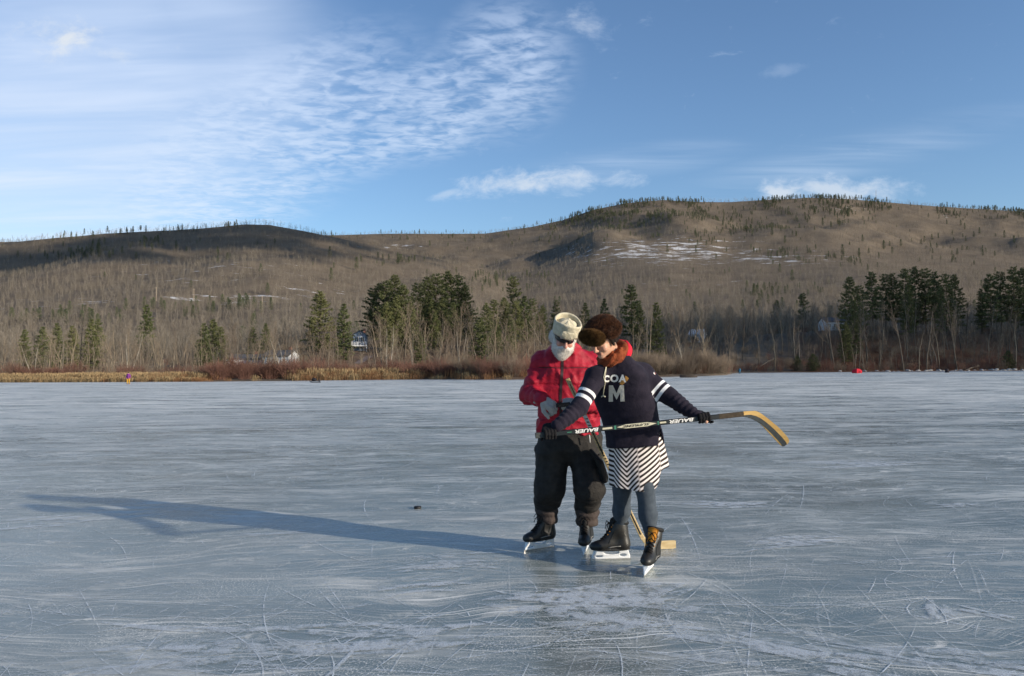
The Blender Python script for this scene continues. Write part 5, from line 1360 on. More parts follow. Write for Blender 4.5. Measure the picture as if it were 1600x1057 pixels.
    # ---- beard
    def beard(P):
        q = local(P, Hc, fr); d = ell(q, (0, .052, -.088), (.074, .056, .060))
        d = union(.02, d, ell(q, (0, .068, -.118), (.044, .038, .044)))
        for s in (-1, 1): d = union(.02, d, cone(P, world_of((s * .072, .012, -.01), Hc, fr), world_of((s * .060, .045, -.075), Hc, fr), .016, .024), cone(P, world_of((s * .004, .106, -.047), Hc, fr), world_of((s * .036, .090, -.066), Hc, fr), .0105, .012), ell(q, (s * .080, -.035, -.02), (.022, .045, .05)))
        return d - .003 * folds(P, 70, 71)
    Vb = iso(beard, [world_of((0, .04, -.09), Hc, fr)], .16, .0052)
    hairs = fur(Vb[0], Vb[1], 14000, .016, .0016, 72, lay=-fr[2] * 1.3 + fr[1] * .2, jit=.35)
    VV = np.concatenate([Vb[0], hairs[0]]); FF = [tuple(x) for x in Vb[1]] + [tuple(x + len(Vb[0])) for x in hairs[1]]
    t.part('beard', VV, FF, BEARD)
    # ---- gloves
    W0 = J['W'][0] + A3(.005, -.02, 0)
    def glove0(P): return hand_sdf(P, W0, (.70, -.35, -.45), (.1, .85, -.5), [1.15, 1.2, 1.25, 1.3], r=.0135, scale=1.10, cuff=J['W'][0] + A3(-.03, .05, 0), side=-1, thumb=(.75, .3))[0] - .0015 * folds(P, 70, 81)
    t.part('glove', *iso(glove0, [W0, W0 + A3(.1, -.08, -.07)], .14, .0052), GLOVE_G)
    W1 = J['W'][1] + A3(-.01, -.02, 0)
    def glove1(P): return hand_sdf(P, W1, (-.86, -.34, .10), (-.1, .6, -.75), [.8, .9, 1.0, 1.1], r=.0130, scale=1.05, cuff=J['W'][1] + A3(.04, .05, 0), side=-1, thumb=(.7, .3))[0] - .0015 * folds(P, 70, 82)
    t.part('glove', *iso(glove1, [W1, W1 + A3(-.12, -.06, 0)], .14, .0052), GLOVE_G)
    put_skate(t, skates[0][0], skates[0][1], SKATE, BOOTTRIM, .04); put_skate(t, skates[1][0], skates[1][1], SKATE, BOOTTRIM, -.03)
    # ---- small dark thing held between the gloves
    g = Thing('handheld_item', at(880, 634, 5.95), 'small flat black item pinched between the bearded man\'s grey gloves', 'handheld item')
    a, b = at(869, 634, 5.965), at(891, 632, 5.955)
    g.part('case', *bar(a, b, A3(0, -.3, 1), .034, .011, .003), BLACKP, smooth=False); s = nrm(b - a); g.part('screen', *bar(a + s * .012 - A3(0, .0065, .002), b - s * .012 - A3(0, .0065, .002), A3(0, -.3, 1), .026, .001), LENS, smooth=False)
    return t
MAN = build_man()

# ------------------------------------------------------------------ the woman in the navy sweater
def build_woman():
    base = ground(985, 878); base[2] = 0
    Hc = at(942.3, 529, 5.56); fr = frame((-.60, -.57, -.56), -.12)
    YAW = -.42
    J = dict(S=[at(932, 587, 5.62), at(1004, 586, 5.74)], E=[at(905, 637, 5.50), at(1046, 620, 5.66)], W=[at(871, 666, 5.37), at(1087, 649, 5.53)])
    hip = [at(978, 700, 5.86), at(1012, 700, 5.82)]; kn = [at(972, 762, 5.90), at(1008, 762, 5.74)]
    sk = [(ground(967, 875.5), (-.31, -.025)), (ground(1016, 891.5), (-.09, -.225))]
    ank = [sk[0][0] + A3(.014, .002, .17), sk[1][0] + A3(.006, .013, .17)]
    rows = [(700, 947, 1038), (680, 945, 1036), (655, 940, 1029), (630, 932, 1023), (605, 927, 1018), (585, 924, 1013), (574, 930, 1004), (565, 938, 992), (556, 946, 984)]
    tors = sections(rows, YAW, [5.82, 5.82, 5.80, 5.77, 5.74, 5.70, 5.68, 5.66, 5.64], [.150, .150, .150, .150, .150, .135, .115, .09, .07])
    thin = [(c, a * .70, b * .62, y) for c, a, b, y in tors]
    stA, stB = at(838, 681, 5.33), at(1161, 647.3, 5.545); stS = nrm(stB - stA)
    def on_stick(px): return stA + (stB - stA) * ((px - 838) / (1161 - 838))
    C0, C1 = on_stick(858), on_stick(1097.5)
    def body(P):
        d = loft(P, thin)
        for i in (0, 1):
            d = smin(d, chain(P, [J['S'][i], J['E'][i], J['W'][i]], [.045, .036, .025]), .03)
            d = smin(d, chain(P, [hip[i], kn[i] , kn[i] * .45 + ank[i] * .55 + A3(0, .012, 0), ank[i]], [.075, .048, .036, .022]), .02)
            d = smin(d, cone(P, ank[i], ank[i] + A3(*nrm(A3(*sk[i][1], 0)) * .12) - A3(0, 0, .055), .024, .020), .01)
            d = smin(d, cone(P, J['W'][i], (C0, C1)[i] * .35 + J['W'][i] * .65, .022, .018), .02)
        d = smin(d, cone(P, hip[0] + A3(0, .02, 0), hip[1] + A3(0, .02, 0), .085, .085), .04)
        m = ((P - Hc.astype(f32)) ** 2).sum(1) < .33 ** 2
        if m.any(): d[m] = smin(d[m], head_sdf(local(P[m], Hc, fr), True), .03)
        return d
    lo = np.min([*J['E'], *ank, *J['W'], Hc], 0) - .16; hi = np.max([*J['E'], *J['W'], *ank, *hip, Hc + A3(0, 0, .12)], 0) + .16; lo[2] = .05
    B = isosurf(body, *axes_fine(lo, hi, Hc - .145, Hc + .145, .016, .0042))
    t = Thing('person', base, 'woman in brown fur hat, navy sweater and striped skirt holding a hockey stick sideways', 'person', mesh=B, mats=(SKIN_W,))
    for k, v in face_attrs(B[0], Hc, fr).items(): fattr(t.o.data, k, v)
    # ---- sweater
    zh = tors[0][0][2] + .012
    def sleeve_t(P, i):
        a, ta = cone(P, J['S'][i], J['E'][i], .074, .060, True); b, tb = cone(P, J['E'][i], J['W'][i], .060, .041, True)
        return a, ta, b, tb
    def sweater(P):
        d = loft(P, tors, False)
        d = union(.04, d, cone(P, at(972, 574, 5.68), J['S'][1] + A3(0, 0, .012), .062, .074), cone(P, at(948, 576, 5.64), J['S'][0], .060, .072))
        d = d - .019 * folds(P, 10, 91, 7, (1, 1, .8)) * np.clip((at(0, 600, 5.7)[2] - P[:, 2]) * 5 + .35, .25, 1) - .018 * ridge(P, 8, 92, (1, 1, 1)) * np.clip((at(0, 615, 5.7)[2] - P[:, 2]) * 5 + .3, .2, 1)
        for i in (0, 1):
            a, ta, b, tb = sleeve_t(P, i)
            a = a - .003 * folds(P, 22, 93); b = b - .0035 * np.sin(tb * 38 + 4.5 * folds(P, 13, 94 + i)) * np.clip(tb * 3, 0, 1) - .007 * ridge(P, 20, 96, (1.3, 1, 1)) * np.clip(tb * 4, 0, 1)
            d = smin(d, smin(a, b, .025), .045 if i else .035)
        d = smax(d, zh + .05 * (P[:, 0] - tors[0][0][0]) * 1.0 - P[:, 2] + .006 * folds(P, 9, 97), .012)
        top = at(962, 561, 5.66); d = smax(d, P[:, 2] - top[2] - .3 * (P[:, 0] - top[0]), .02)
        ap = at(1033, 672, 5.66); q = P - ap.astype(f32)
        slit = np.maximum(np.abs(q[:, 0] + .15 * q[:, 2]) - np.clip(-q[:, 2], 0, 1) * .28, q[:, 2]); d = np.where(q[:, 1] < .12, smax(d, -slit, .004), d)
        inner = loft(P, [(c, a - .018, b - .018, y) for c, a, b, y in tors], False); hollow = np.maximum(inner, P[:, 2] - zh - .12)
        return smax(d, -hollow, .005)
    Vs = iso(sweater, [*J['S'], *J['E'], *J['W'], tors[0][0], tors[-1][0]], .20, .0078)
    Pv = Vs[0].astype(f32); sl = np.zeros(len(Pv), f32)
    for i in (0, 1):
        a, ta, b, tb = sleeve_t(Pv, i); ax = nrm(J['E'][i] - J['S'][i]); L = np.linalg.norm(J['E'][i] - J['S'][i])
        tt = ((Pv - J['S'][i].astype(f32)) @ ax.astype(f32)) / L; near = (np.minimum(a, b) < .03) & ((loft(Pv, tors, False) > .006) | (tt > .55))
        if i == 0: tt = tt + .02
        else: tt = tt - .0
        sl = np.where(near, tt, sl)
    sw = t.part('sweater', *Vs, SWEATER, attrs={'sleeve': sl}); bv = bvh_of(sw)
    # lettering
    g = text_geo('O', bold=.045); t.part('letter_o', *decal(bv, *g, quad=((952.5, 598), (15.0, .4), (1, -13)) if False else ((953, 597.5), (12.6, .3), (.6, -12.2)), lift=.004), WHITEP, sw)
    g = text_geo('A', bold=.045); t.part('letter_a', *decal(bv, *g, quad=((966.5, 597.5), (11.5, .3), (.4, -12.0)), lift=.0055), WHITEP, sw)
    g = text_geo('C', bold=.045); t.part('letter_c', *decal(bv, *g, quad=((943.2, 597.5), (9.5, .3), (.8, -11.0)), lift=.004), WHITEP, sw)
    V = np.array([(0, 0), (.27, 0), (.27, .55), (.5, .10), (.73, .55), (.73, 0), (1, 0), (.97, 1), (.72, 1), (.5, .52), (.28, 1), (.03, 1)]); Fc = [(0, 1, 2, 11), (2, 10, 11), (2, 3, 9, 10), (3, 4, 8, 9), (4, 7, 8), (4, 5, 6, 7)]
    t.part('letter_m', *decal(bv, V, Fc, quad=((951.0, 628), (25, -.4), (-.4, -25.5)), lift=.0042), FELT, sw)
    ol = [(968, 600), (972, 594), (976.5, 591), (977, 587.5), (979.5, 588.5), (982.5, 591.5), (980.5, 595), (978, 597), (975, 600), (972.5, 602)]
    t.part('felt_patch', *decal(bv, np.array(ol), [tuple(range(len(ol)))], lift=.003), ORPATCH, sw)
    ol = [(1023, 578), (1027, 580), (1032, 585), (1036, 590), (1031, 589), (1026, 588), (1021, 584)]
    pz = t.part('sleeve_patch', *decal(bv, np.array(ol), [tuple(range(len(ol)))], lift=.003), WHITEP, sw)
    ol = [(1023.5, 580), (1027, 582.5), (1030.5, 586.5), (1026.5, 586), (1023, 584)]
    t.part('patch_mark', *decal(bv, np.array(ol), [tuple(range(len(ol)))], lift=.0045), REDPATCH, sw)
    pts = [cast(bv, x, y, .008) for x, y in [(948, 568), (946.5, 580), (945, 592), (943.5, 606), (942.5, 618)]]; p2 = [cast(bv, x, y, .009) for x, y in [(948, 568), (945, 582), (943.2, 590), (945.5, 598), (943.4, 610), (942.8, 618)]]
    kn_ = [cast(bv, x, y, .010) for x, y in [(940, 620.5), (942.5, 618.5), (946, 620.5)]]
    t.part('drawstring', *merge(tube(pts, .0032, 6), tube(p2, .0032, 6), tube(kn_, .0060, 6)), CORD, sw)
    # ---- skirt
    th0 = -math.pi / 2; rowsk = [(672, 951, 1033), (690, 951, 1035), (715, 951, 1038), (740, 951, 1041), (762, 953, 1042)]
    nT, nR = 160, 34; V = []; st = []
    kn_deg = np.radians([-180, -100, -58, -28, -3, -2.5, 48, 48.5, 100, 180]); kn_s = np.array([.0, .16, .14, .0, .115, .0, .155, .045, .12, .0])
    for j in range(nR):
        f = j / (nR - 1)
        for i in range(nT):
            a = i / nT * 2 * math.pi - math.pi          # 0 faces the camera, positive to the right
            dropx = .040 * math.cos(a + .35) - .012 + .010 * math.sin(3 * a + 1.0) - .10 * (1 / (1 + math.exp(-(a - .72) * 14))) * (1 if a < 2.4 else 0)
            py = 672 + f * 84; cx = np.interp(py, [r[0] for r in rowsk], [(r[1] + r[2]) / 2 for r in rowsk]); hw = np.interp(py, [r[0] for r in rowsk], [(r[2] - r[1]) / 2 for r in rowsk])
            c = at(cx, py, 5.83); R = hw / F_PX * 5.83; fold = 1 + f ** 1.5 * (.055 * math.sin(5 * a + .8) + .03 * math.sin(9 * a + 2.0))
            x = math.sin(a) * R * fold; y = -math.cos(a) * R * .72 * fold
            V.append((c[0] + x, c[1] + y, c[2] - dropx * f)); 
            st.append((V[-1][2] + np.interp(a, kn_deg, kn_s) * -.75) / .0345)
    Fc = [(j * nT + i, (j + 1) * nT + i, (j + 1) * nT + (i + 1) % nT, j * nT + (i + 1) % nT) for j in range(nR - 1) for i in range(nT)]
    t.part('skirt', V, Fc, SKIRT, attrs={'stripe': st})
    # ---- leggings
    for i in (0, 1):
        def leg(P, i=i):
            calf = kn[i] * .52 + ank[i] * .48 + A3(.004, .012, 0)
            return chain(P, [hip[i] - A3(0, 0, .12), kn[i], calf, ank[i] + A3(0, 0, .085)], [.086, .066, .064, .043], .03) - .0022 * folds(P, 30, 99, 6, (.6, .6, 1.6))
        t.part('legging', *iso(leg, [hip[i], kn[i], ank[i]], .11, .0075), LEGGING)
    # ---- gloves and the bare thumb tip
    e1 = nrm(J['W'][0] - C0); cut = J['W'][0] + nrm(J['E'][0] - J['W'][0]) * .03
    def gl0(P): d, _, _ = grip_sdf(P, C0, -stS, nrm(e1 + A3(0, .3, .3)), J['W'][0], flip=FL0); return smin(d, cone(P, J['W'][0], cut, .030, .036), .01) - .001 * folds(P, 80, 5)
    FL0 = 1 if np.dot(np.cross(-stS, nrm(nrm(e1 + A3(0, .3, .3)))), A3(0, -1, 0)) > 0 else -1
    t.part('glove', *iso(gl0, [C0, J['W'][0]], .085, .0045), GLOVE_B)
    e1b = nrm(J['W'][1] - C1); cut1 = J['W'][1] + nrm(J['E'][1] - J['W'][1]) * .03; eb = nrm(e1b + A3(0, .3, .3))
    FL1 = 1 if np.dot(np.cross(stS, eb), A3(0, -1, 0)) > 0 else -1
    def gl1(P): d, _, _ = grip_sdf(P, C1, stS, eb, J['W'][1], flip=FL1); return smin(d, cone(P, J['W'][1], cut1, .030, .036), .01) - .001 * folds(P, 80, 6)
    g1 = t.part('glove', *iso(gl1, [C1, J['W'][1]], .085, .0045), GLOVE_B)
    tp = at(1103.5, 660, 5.47); thumb = lambda P: cone(P, tp + A3(.012, .02, .008), tp, .0085, .0105)
    Vth = iso(thumb, [tp], .04, .003); o = t.part('thumb_tip', *Vth, SKIN_W, g1)
    # ---- scarf, red collar
    ax = nrm(A3(-.42, -.38, .80)); e_ = nrm(np.cross(ax, A3(0, 1, 0))); e2 = np.cross(ax, e_)
    def ring(P, c, R, r, sq, seed, sx=1.0):
        q = P - np.asarray(c, f32); h = q @ ax.astype(f32); u = q @ e_.astype(f32) / sx; v = q @ e2.astype(f32); rr = np.sqrt(u * u + v * v)
        return np.sqrt((rr - R) ** 2 + (h * sq) ** 2) - r - .004 * np.sin(np.arctan2(u, v) * 7 + 5 * h * 30 + seed) - .003 * folds(P, 40, seed)
    n1 = at(955, 558, 5.63); n2 = at(954, 555, 5.62); n3 = at(961, 549, 5.65)
    def scarf(P): return union(.008, ring(P, n1, .080, .028, .85, 3), ring(P, n2, .072, .023, .85, 4), ring(P, n3, .074, .027, .75, 5))
    t.part('scarf', *iso(scarf, [n1, n2, n3], .15, .0058), SCARF)
    n4 = at(965.5, 550, 5.68)
    def collar(P):
        d = ring(P, n4, .084, .017, .40, 6); q = P - n4.astype(f32); return smax(d, -(q[:, 0] * .95 + q[:, 1] * .25) + .015, .02)
    t.part('collar', *iso(collar, [n4], .15, .006), REDCOT)
    # ---- hair
    def hair(P):
        q = local(P, Hc, fr); d = None
        for s in (-1, 1):
            e = union(.015, ell(q, (s * .078, -.035, .012), (.022, .045, .050)), cone(P, world_of((s * .080, -.01, .03), Hc, fr), world_of((s * .090, -.085, .005), Hc, fr), .020, .010), cone(P, world_of((s * .074, .018, .04), Hc, fr), world_of((s * .079, .004, -.045), Hc, fr), .018, .008))
            d = e if d is None else np.minimum(d, e)
        d = smin(d, ell(q, (0, -.070, -.01), (.070, .045, .06)), .02); return d - .003 * folds(P, 70, 13)
    Vh = iso(hair, [Hc], .17, .006); hh = fur(Vh[0], Vh[1], 2500, .022, .003, 14, lay=-fr[1] * 1.2 - fr[2] * .3, jit=.4)
    t.part('hair', np.concatenate([Vh[0], hh[0]]), [tuple(x) for x in Vh[1]] + [tuple(x + len(Vh[0])) for x in hh[1]], HAIR)
    # ---- fur hat
    def crown(P):
        q = local(P, Hc, fr); d = ell(q, (0, -.014, .080), (.100, .118, .072))
        for s in (-1, 1): d = smin(d, ell(q, (s * .096, -.026, .058), (.028, .074, .050)), .025)
        d = smin(d, ell(q, (0, -.098, .044), (.075, .032, .052)), .03)
        return d - .004 * folds(P, 30, 15)
    def flap(P): q = local(P, Hc, fr); return ell(q, (0, .106, .074), (.104, .042, .060)) - .004 * folds(P, 35, 16)
    Vc = iso(crown, [Hc + A3(0, 0, .06)], .21, .0075); fc = fur(Vc[0], Vc[1], 52000, .017, .0019, 17, lay=-fr[1] * .9 - fr[2] * .4, jit=.32)
    ht = t.part('fur_hat', np.concatenate([Vc[0], fc[0]]), [tuple(x) for x in Vc[1]] + [tuple(x + len(Vc[0])) for x in fc[1]], FUR_D)
    Vf = iso(flap, [world_of((0, .108, .078), Hc, fr)], .13, .0065); ff = fur(Vf[0], Vf[1], 26000, .014, .0018, 18, lay=fr[2] * .5 + fr[0] * .3, jit=.32)
    t.part('front_flap', np.concatenate([Vf[0], ff[0]]), [tuple(x) for x in Vf[1]] + [tuple(x + len(Vf[0])) for x in ff[1]], FUR_L, ht)
    put_skate(t, sk[0][0], sk[0][1], SKATE_TALL, BOOTTRIM, .0, 1.0, ORANGE)
    put_skate(t, sk[1][0], sk[1][1], SKATE_TALL, ORANGE, .12, 1.0, ORANGE)
    # ---- her stick: black printed shaft, taped neck, curved ash blade
    s = Thing('hockey_stick', (stA + stB) / 2, 'black printed hockey stick with yellow wood blade, held level by the woman', 'hockey stick')
    n_ = nrm(A3(0, -1, 0) - stS * np.dot(stS, A3(0, -1, 0))); wd = nrm(np.cross(n_, stS)); wd = wd if wd[2] > 0 else -wd
    sh = s.part('shaft', *bar(stA, on_stick(1122), wd, .0335, .021, .004), STICK_B, smooth=False)
    s.part('butt_end', *bar(stA - stS * .006, stA + stS * .055, wd, .037, .025, .005), STICK_G, smooth=False)
    s.part('neck_tape', *bar(on_stick(1121.5), on_stick(1161.3), wd, .0355, .0225, .004), STICK_BR, smooth=False)
    def face(px, off, lift): return on_stick(px) + wd * off + n_ * (.0105 + lift)
    def plate(x0, x1, o0, o1, lift, mat, name, taper=0):
        if taper: ol = [face(x0, 0, lift), face(x0 + taper, o1, lift), face(x1 - taper, o1, lift), face(x1, 0, lift), face(x1 - taper, o0, lift), face(x0 + taper, o0, lift)]
        else: ol = [face(x0, o0, lift), face(x1, o0, lift), face(x1, o1, lift), face(x0, o1, lift)]
        s.part(name, np.array(ol), [tuple(range(len(ol)))], mat, sh, smooth=False)
    plate(960, 1022, -.0135, .0135, .0008, CREAMP, 'print_band', 14)
    plate(938, 953, -.006, .006, .0008, CREAMP, 'print_mark'); plate(956, 959, -.013, .013, .0008, GREENP, 'print_mark'); plate(1027, 1037, -.005, .006, .0008, CREAMP, 'print_mark'); plate(884, 891, -.002, .003, .0008, GREENP, 'print_mark'); plate(1080.5, 1087, -.014, .014, .0008, STICK_G, 'print_mark'); plate(1023.5, 1025.5, -.013, .013, .0008, GREENP, 'print_mark')
    def write(txt, x0, x1, h, lift, mat, shear):
        V, Fc = text_geo(txt, shear, .03); V = V / np.array([V[:, 0].max(), 1]); W = np.linalg.norm(on_stick(x1) - on_stick(x0)) 
        P = [on_stick(x1) - stS * v[0] * W + wd * (.5 - v[1]) * h + n_ * (.0105 + lift) for v in V]      # the line runs from the blade to the butt, upside down
        s.part('lettering', P, Fc, mat, sh, smooth=False)
    write('BAUER', 896, 932, .0245, .0014, WHITEP, .22); write('BAUER', 1042, 1080.5, .0245, .0014, WHITEP, .22); write('SUPREME', 968, 1011, .0165, .0016, BLACKP, .35)
    YB_ = lambda px: 5.545 + (px - 1161) * .00050 - .0000095 * (px - 1161) ** 2
    top = [(1160.7, 643.3), (1170, 642.6), (1179.2, 642.2), (1185, 644), (1192, 648.6), (1199.5, 654.2), (1207, 660.5), (1215, 667), (1221, 673), (1226.5, 679), (1230.5, 684), (1232.4, 688), (1232.3, 691.5), (1229.6, 694.5)]
    bot = [(1160.7, 651.2), (1168, 652.2), (1174, 654.5), (1180, 657.3), (1187, 661.7), (1193, 667.5), (1198, 673), (1204, 679.3), (1209.6, 685.3), (1214, 690.2), (1218, 694.3), (1220, 696.2), (1222, 697.4), (1224.5, 697.2)]
    d1 = [(1161.6, 649.2), (1168, 648.4), (1173, 648.4), (1181, 650.4), (1188, 654), (1195, 658.8), (1202, 664.6), (1209.6, 671.4), (1215, 677), (1221, 683.2), (1225, 688), (1227, 690.5), (1228.4, 692.6), (1228.6, 694.9)]
    d2 = [(1161.6, 651.7), (1168.5, 652.8), (1174, 654.8), (1180.5, 657.8), (1187.3, 662), (1194, 667.3), (1199.5, 672.4), (1206, 678.9), (1211.5, 684.6), (1216, 689.6), (1219.5, 693.8), (1221.2, 696.3), (1222.5, 697.9), (1225, 697.6)]
    def strip(u, l, half):
        V = [];
        for (a, b) in zip(u, l):
            for (x, y) in (a, b):
                p = at(x, y, YB_(x)); V += [p + n_ * half, p - n_ * half]
        Fc = []
        for i in range(len(u) - 1):
            q = 4 * i; Fc += [(q, q + 4, q + 6, q + 2), (q + 1, q + 3, q + 7, q + 5), (q, q + 1, q + 5, q + 4), (q + 2, q + 6, q + 7, q + 3)]
        Fc += [(0, 2, 3, 1), (q + 4, q + 5, q + 7, q + 6)]; return np.array(V), Fc
    bl = s.part('blade', *strip(top, bot, .0052), ASH, smooth=False)
    s.part('blade_wrap', *strip(d1, d2, .0064), STICK_G, bl, smooth=False)
    return t
WOMAN = build_woman()

# ------------------------------------------------------------------ the man's stick, standing on the ice; the puck
def build_old_stick():
    a, b = at(886.5, 592, 5.985), at(1004, 842, 6.30); sdir = nrm(b - a)
    s = Thing('hockey_stick', A3(b[0], b[1], 0), 'worn wooden hockey stick leaning up from the ice between the two skaters', 'hockey stick')
    n_ = nrm(A3(0, -1, 0) - sdir * np.dot(sdir, A3(0, -1, 0))); wd = nrm(np.cross(n_, sdir)); L = np.linalg.norm(b - a)
    sh = s.part('shaft', *bar(a, b, wd, .031, .021, .003), OLDWOOD, smooth=False)
    p = lambda f, o, l: a + sdir * L * f + wd * o + n_ * (.0105 + l)
    def plate(f0, f1, o0, o1, l, m, nm='print'): s.part(nm, np.array([p(f0, o0, l), p(f1, o0, l), p(f1, o1, l), p(f0, o1, l)]), [(0, 1, 2, 3)], m, sh, smooth=False)
    plate(.03, .19, -.003, .003, .0008, STICK_B); plate(.22, .30, -.0135, .0135, .0008, WHITEP); plate(.31, .47, -.005, .004, .0008, STICK_B); plate(.62, .97, -.006, .005, .0008, STICK_B)
    for k in range(3): f = .235 + .02 * k; s.part('print', np.array([p(f, -.010, .0015), p(f + .006, -.010, .0015), p(f + .012, .010, .0015), p(f + .006, .010, .0015)]), [(0, 1, 2, 3)], BLACKP, sh, smooth=False)
    for k in range(9): f = .41 + .018 * k; s.part('print', np.array([p(f, -.006, .0018), p(f + .007, -.006, .0018), p(f + .010, .009, .0018), p(f + .003, .009, .0018)]), [(0, 1, 2, 3)], BLACKP, sh, smooth=False)
    e0, e1 = A3(b[0] + .015, b[1], .036), ground(1055.5, 857.5) + A3(0, .0, .036)
    N = 10; ol_t, V, Fc = [], [], []
    for i in range(N + 1):
        f = i / N; c = e0 + (e1 - e0) * f + A3(0, -.015 * f * f, 0); h = .032 + .002 * f; r = .004 if i in (0, N) else 0
        for (z, y) in ((-h + r + .0015, -.005), (h - r, -.005), (h - r, .005), (-h + r + .0015, .005)): V.append(c + A3(0, y, z))
        if i:
            q = 4 * i
            for k in range(4): Fc.append((q - 4 + k, q - 4 + (k + 1) % 4, q + (k + 1) % 4, q + k))
    Fc += [(0, 3, 2, 1), (4 * N, 4 * N + 1, 4 * N + 2, 4 * N + 3)]
    s.part('blade', np.array(V), Fc, OLDWOOD, smooth=False)
    # heel: joins shaft and blade
    s.part('heel', *bar(b - sdir * .06, b + sdir * .02 + A3(0.012, 0, -.008), wd, .032, .0135, .003), OLDWOOD, smooth=False)
build_old_stick()
def build_puck():
    c = ground(652.5, 795); c[2] = 0; V, Fc = [], []; prof = [(.0, .0012), (.034, .0012), (.0372, .004), (.0381, .0125), (.0372, .021), (.034, .0242), (0, .0242)]; n = 40
    for r, z in prof:
        for k in range(n): a = 2 * math.pi * k / n; kn = 1 + (.006 if (k % 2 and .003 < z < .022) else 0); V.append((math.cos(a) * r * kn, math.sin(a) * r * kn, z))
    for i in range(len(prof) - 1):
        for k in range(n): Fc.append((i * n + k, i * n + (k + 1) % n, (i + 1) * n + (k + 1) % n, (i + 1) * n + k))
    o = obj_np('hockey_puck', V, Fc, (plain('black_rubber', (.012, .012, .013), .6, .4, .2, 60),), None, True); o.location = c
    tag(o, 'black rubber hockey puck lying alone on the ice left of the skaters', 'puck')
build_puck()
# ------------------------------------------------------------------ small things far out on the ice
def far_person(px, py, hpx, label, jacket, legs, skin, seated=False, yaw=0.0, hatm=None):
    g = ground(px, py); H = hpx / F_PX * g[1]; k = H / 1.7
    q = lambda x, y, z: g + A3(x * math.cos(yaw) - y * math.sin(yaw), x * math.sin(yaw) + y * math.cos(yaw), z) * k
    hd = q(0, -.04, 1.52)
    if not seated: L = [([q(-.10, 0, .88), q(-.13, -.03, .47), q(-.15, .02, .07), q(-.15, -.13, .05)]), ([q(.10, 0, .88), q(.12, -.03, .47), q(.12, .05, .07), q(.12, -.10, .05)])]; tor = [q(0, .02, .90), q(0, -.02, 1.32)]; arms = [[q(-.19, -.02, 1.32), q(-.27, .02, 1.05), q(-.25, -.10, .83)], [q(.19, -.02, 1.32), q(.27, .02, 1.05), q(.25, -.10, .83)]]
    else: L = [([q(-.12, .0, .55), q(-.22, -.45, .85), q(-.25, -.55, .10), q(-.25, -.75, .08)]), ([q(.12, .0, .55), q(.22, -.45, .85), q(.25, -.55, .10), q(.25, -.75, .08)])]; tor = [q(0, .02, .60), q(0, -.14, 1.28)]; arms = [[q(-.22, -.14, 1.28), q(-.36, -.25, .98), q(-.20, -.50, .92)], [q(.22, -.14, 1.28), q(.36, -.25, .98), q(.20, -.50, .92)]]; hd = q(0, -.22, 1.55)
    def body(P):
        d = cone(P, tor[0], tor[1], .13 * k, .15 * k)
        for l in L: d = smin(d, chain(P, l, [.075 * k, .055 * k, .042 * k, .035 * k], .03 * k), .04 * k)
        for a in arms: d = smin(d, chain(P, a, [.05 * k, .042 * k, .038 * k], .03 * k), .04 * k)
        d = smin(d, cone(P, tor[1], hd - A3(0, 0, .08 * k), .06 * k, .055 * k), .03 * k); d = smin(d, ell(P, hd, (.080 * k, .098 * k, .118 * k)), .02 * k); return smin(d, sph(P, hd + A3(math.sin(yaw) * .1, -math.cos(yaw) * .1, -.01) * k, .02 * k), .02 * k)
    pts = [hd, *L[0], *L[1], *arms[0], *arms[1]]; base = g.copy(); base[2] = 0
    t = Thing('person', base, label, 'person', mesh=iso(body, pts, .2 * k, .028 * k), mats=(skin,))
    def jk(P):
        d = cone(P, tor[0] - A3(0, 0, .06 * k), tor[1], .175 * k, .185 * k)
        for a in arms: d = smin(d, chain(P, a, [.078 * k, .066 * k, .055 * k], .03 * k), .05 * k)
        return d - .01 * k * folds(P, 14 / k, 3)
    t.part('jacket', *iso(jk, [*tor, *arms[0], *arms[1]], .25 * k, .028 * k), jacket)
    def tr(P):
        d = None
        for l in L: e = chain(P, l[:3], [.115 * k, .088 * k, .075 * k], .03 * k); d = e if d is None else smin(d, e, .03 * k)
        return d - .008 * k * folds(P, 14 / k, 4)
    t.part('trousers', *iso(tr, [*L[0][:3], *L[1][:3]], .2 * k, .028 * k), legs)
    sk = lambda P: np.minimum(cone(P, L[0][2], L[0][3], .062 * k, .050 * k), cone(P, L[1][2], L[1][3], .062 * k, .050 * k))
    for l in L: t.part('boot', *iso(lambda P, l=l: cone(P, l[2], l[3], .062 * k, .050 * k), [l[2], l[3]], .1 * k, .02 * k), BOOT)
    if hatm: t.part('hat', *iso(lambda P: smax(ell(P, hd + A3(0, 0, .03 * k), (.10 * k, .115 * k, .125 * k)), hd[2] + .01 * k - P[:, 2], .01), [hd], .2 * k, .022 * k), hatm)
    return t
PURPLE = cloth('purple_jacket', (.13, .025, .16), (.19, .04, .22), 10); OCHRE = cloth('ochre_trousers', (.42, .21, .02), (.52, .28, .03), 10); BLUEJ = cloth('teal_jacket', (.03, .12, .20), (.05, .17, .27), 10); DARKC = cloth('dark_cloth', (.012, .012, .015), (.025, .024, .028), 10)
far_person(200.5, 600.5, 19, 'distant skater in purple jacket and yellow trousers near the left reeds', PURPLE, OCHRE, SKIN_M, hatm=DARKC)
far_person(1156, 584.5, 9.5, 'distant skater in blue by the end of the bushy point', BLUEJ, BLUEJ, SKIN_M, hatm=BLUEJ)
far_person(498.5, 598.5, 6.6, 'distant person in dark clothes sitting low on the ice by the reeds', DARKC, DARKC, SKIN_M, seated=True, yaw=.9, hatm=DARKC)
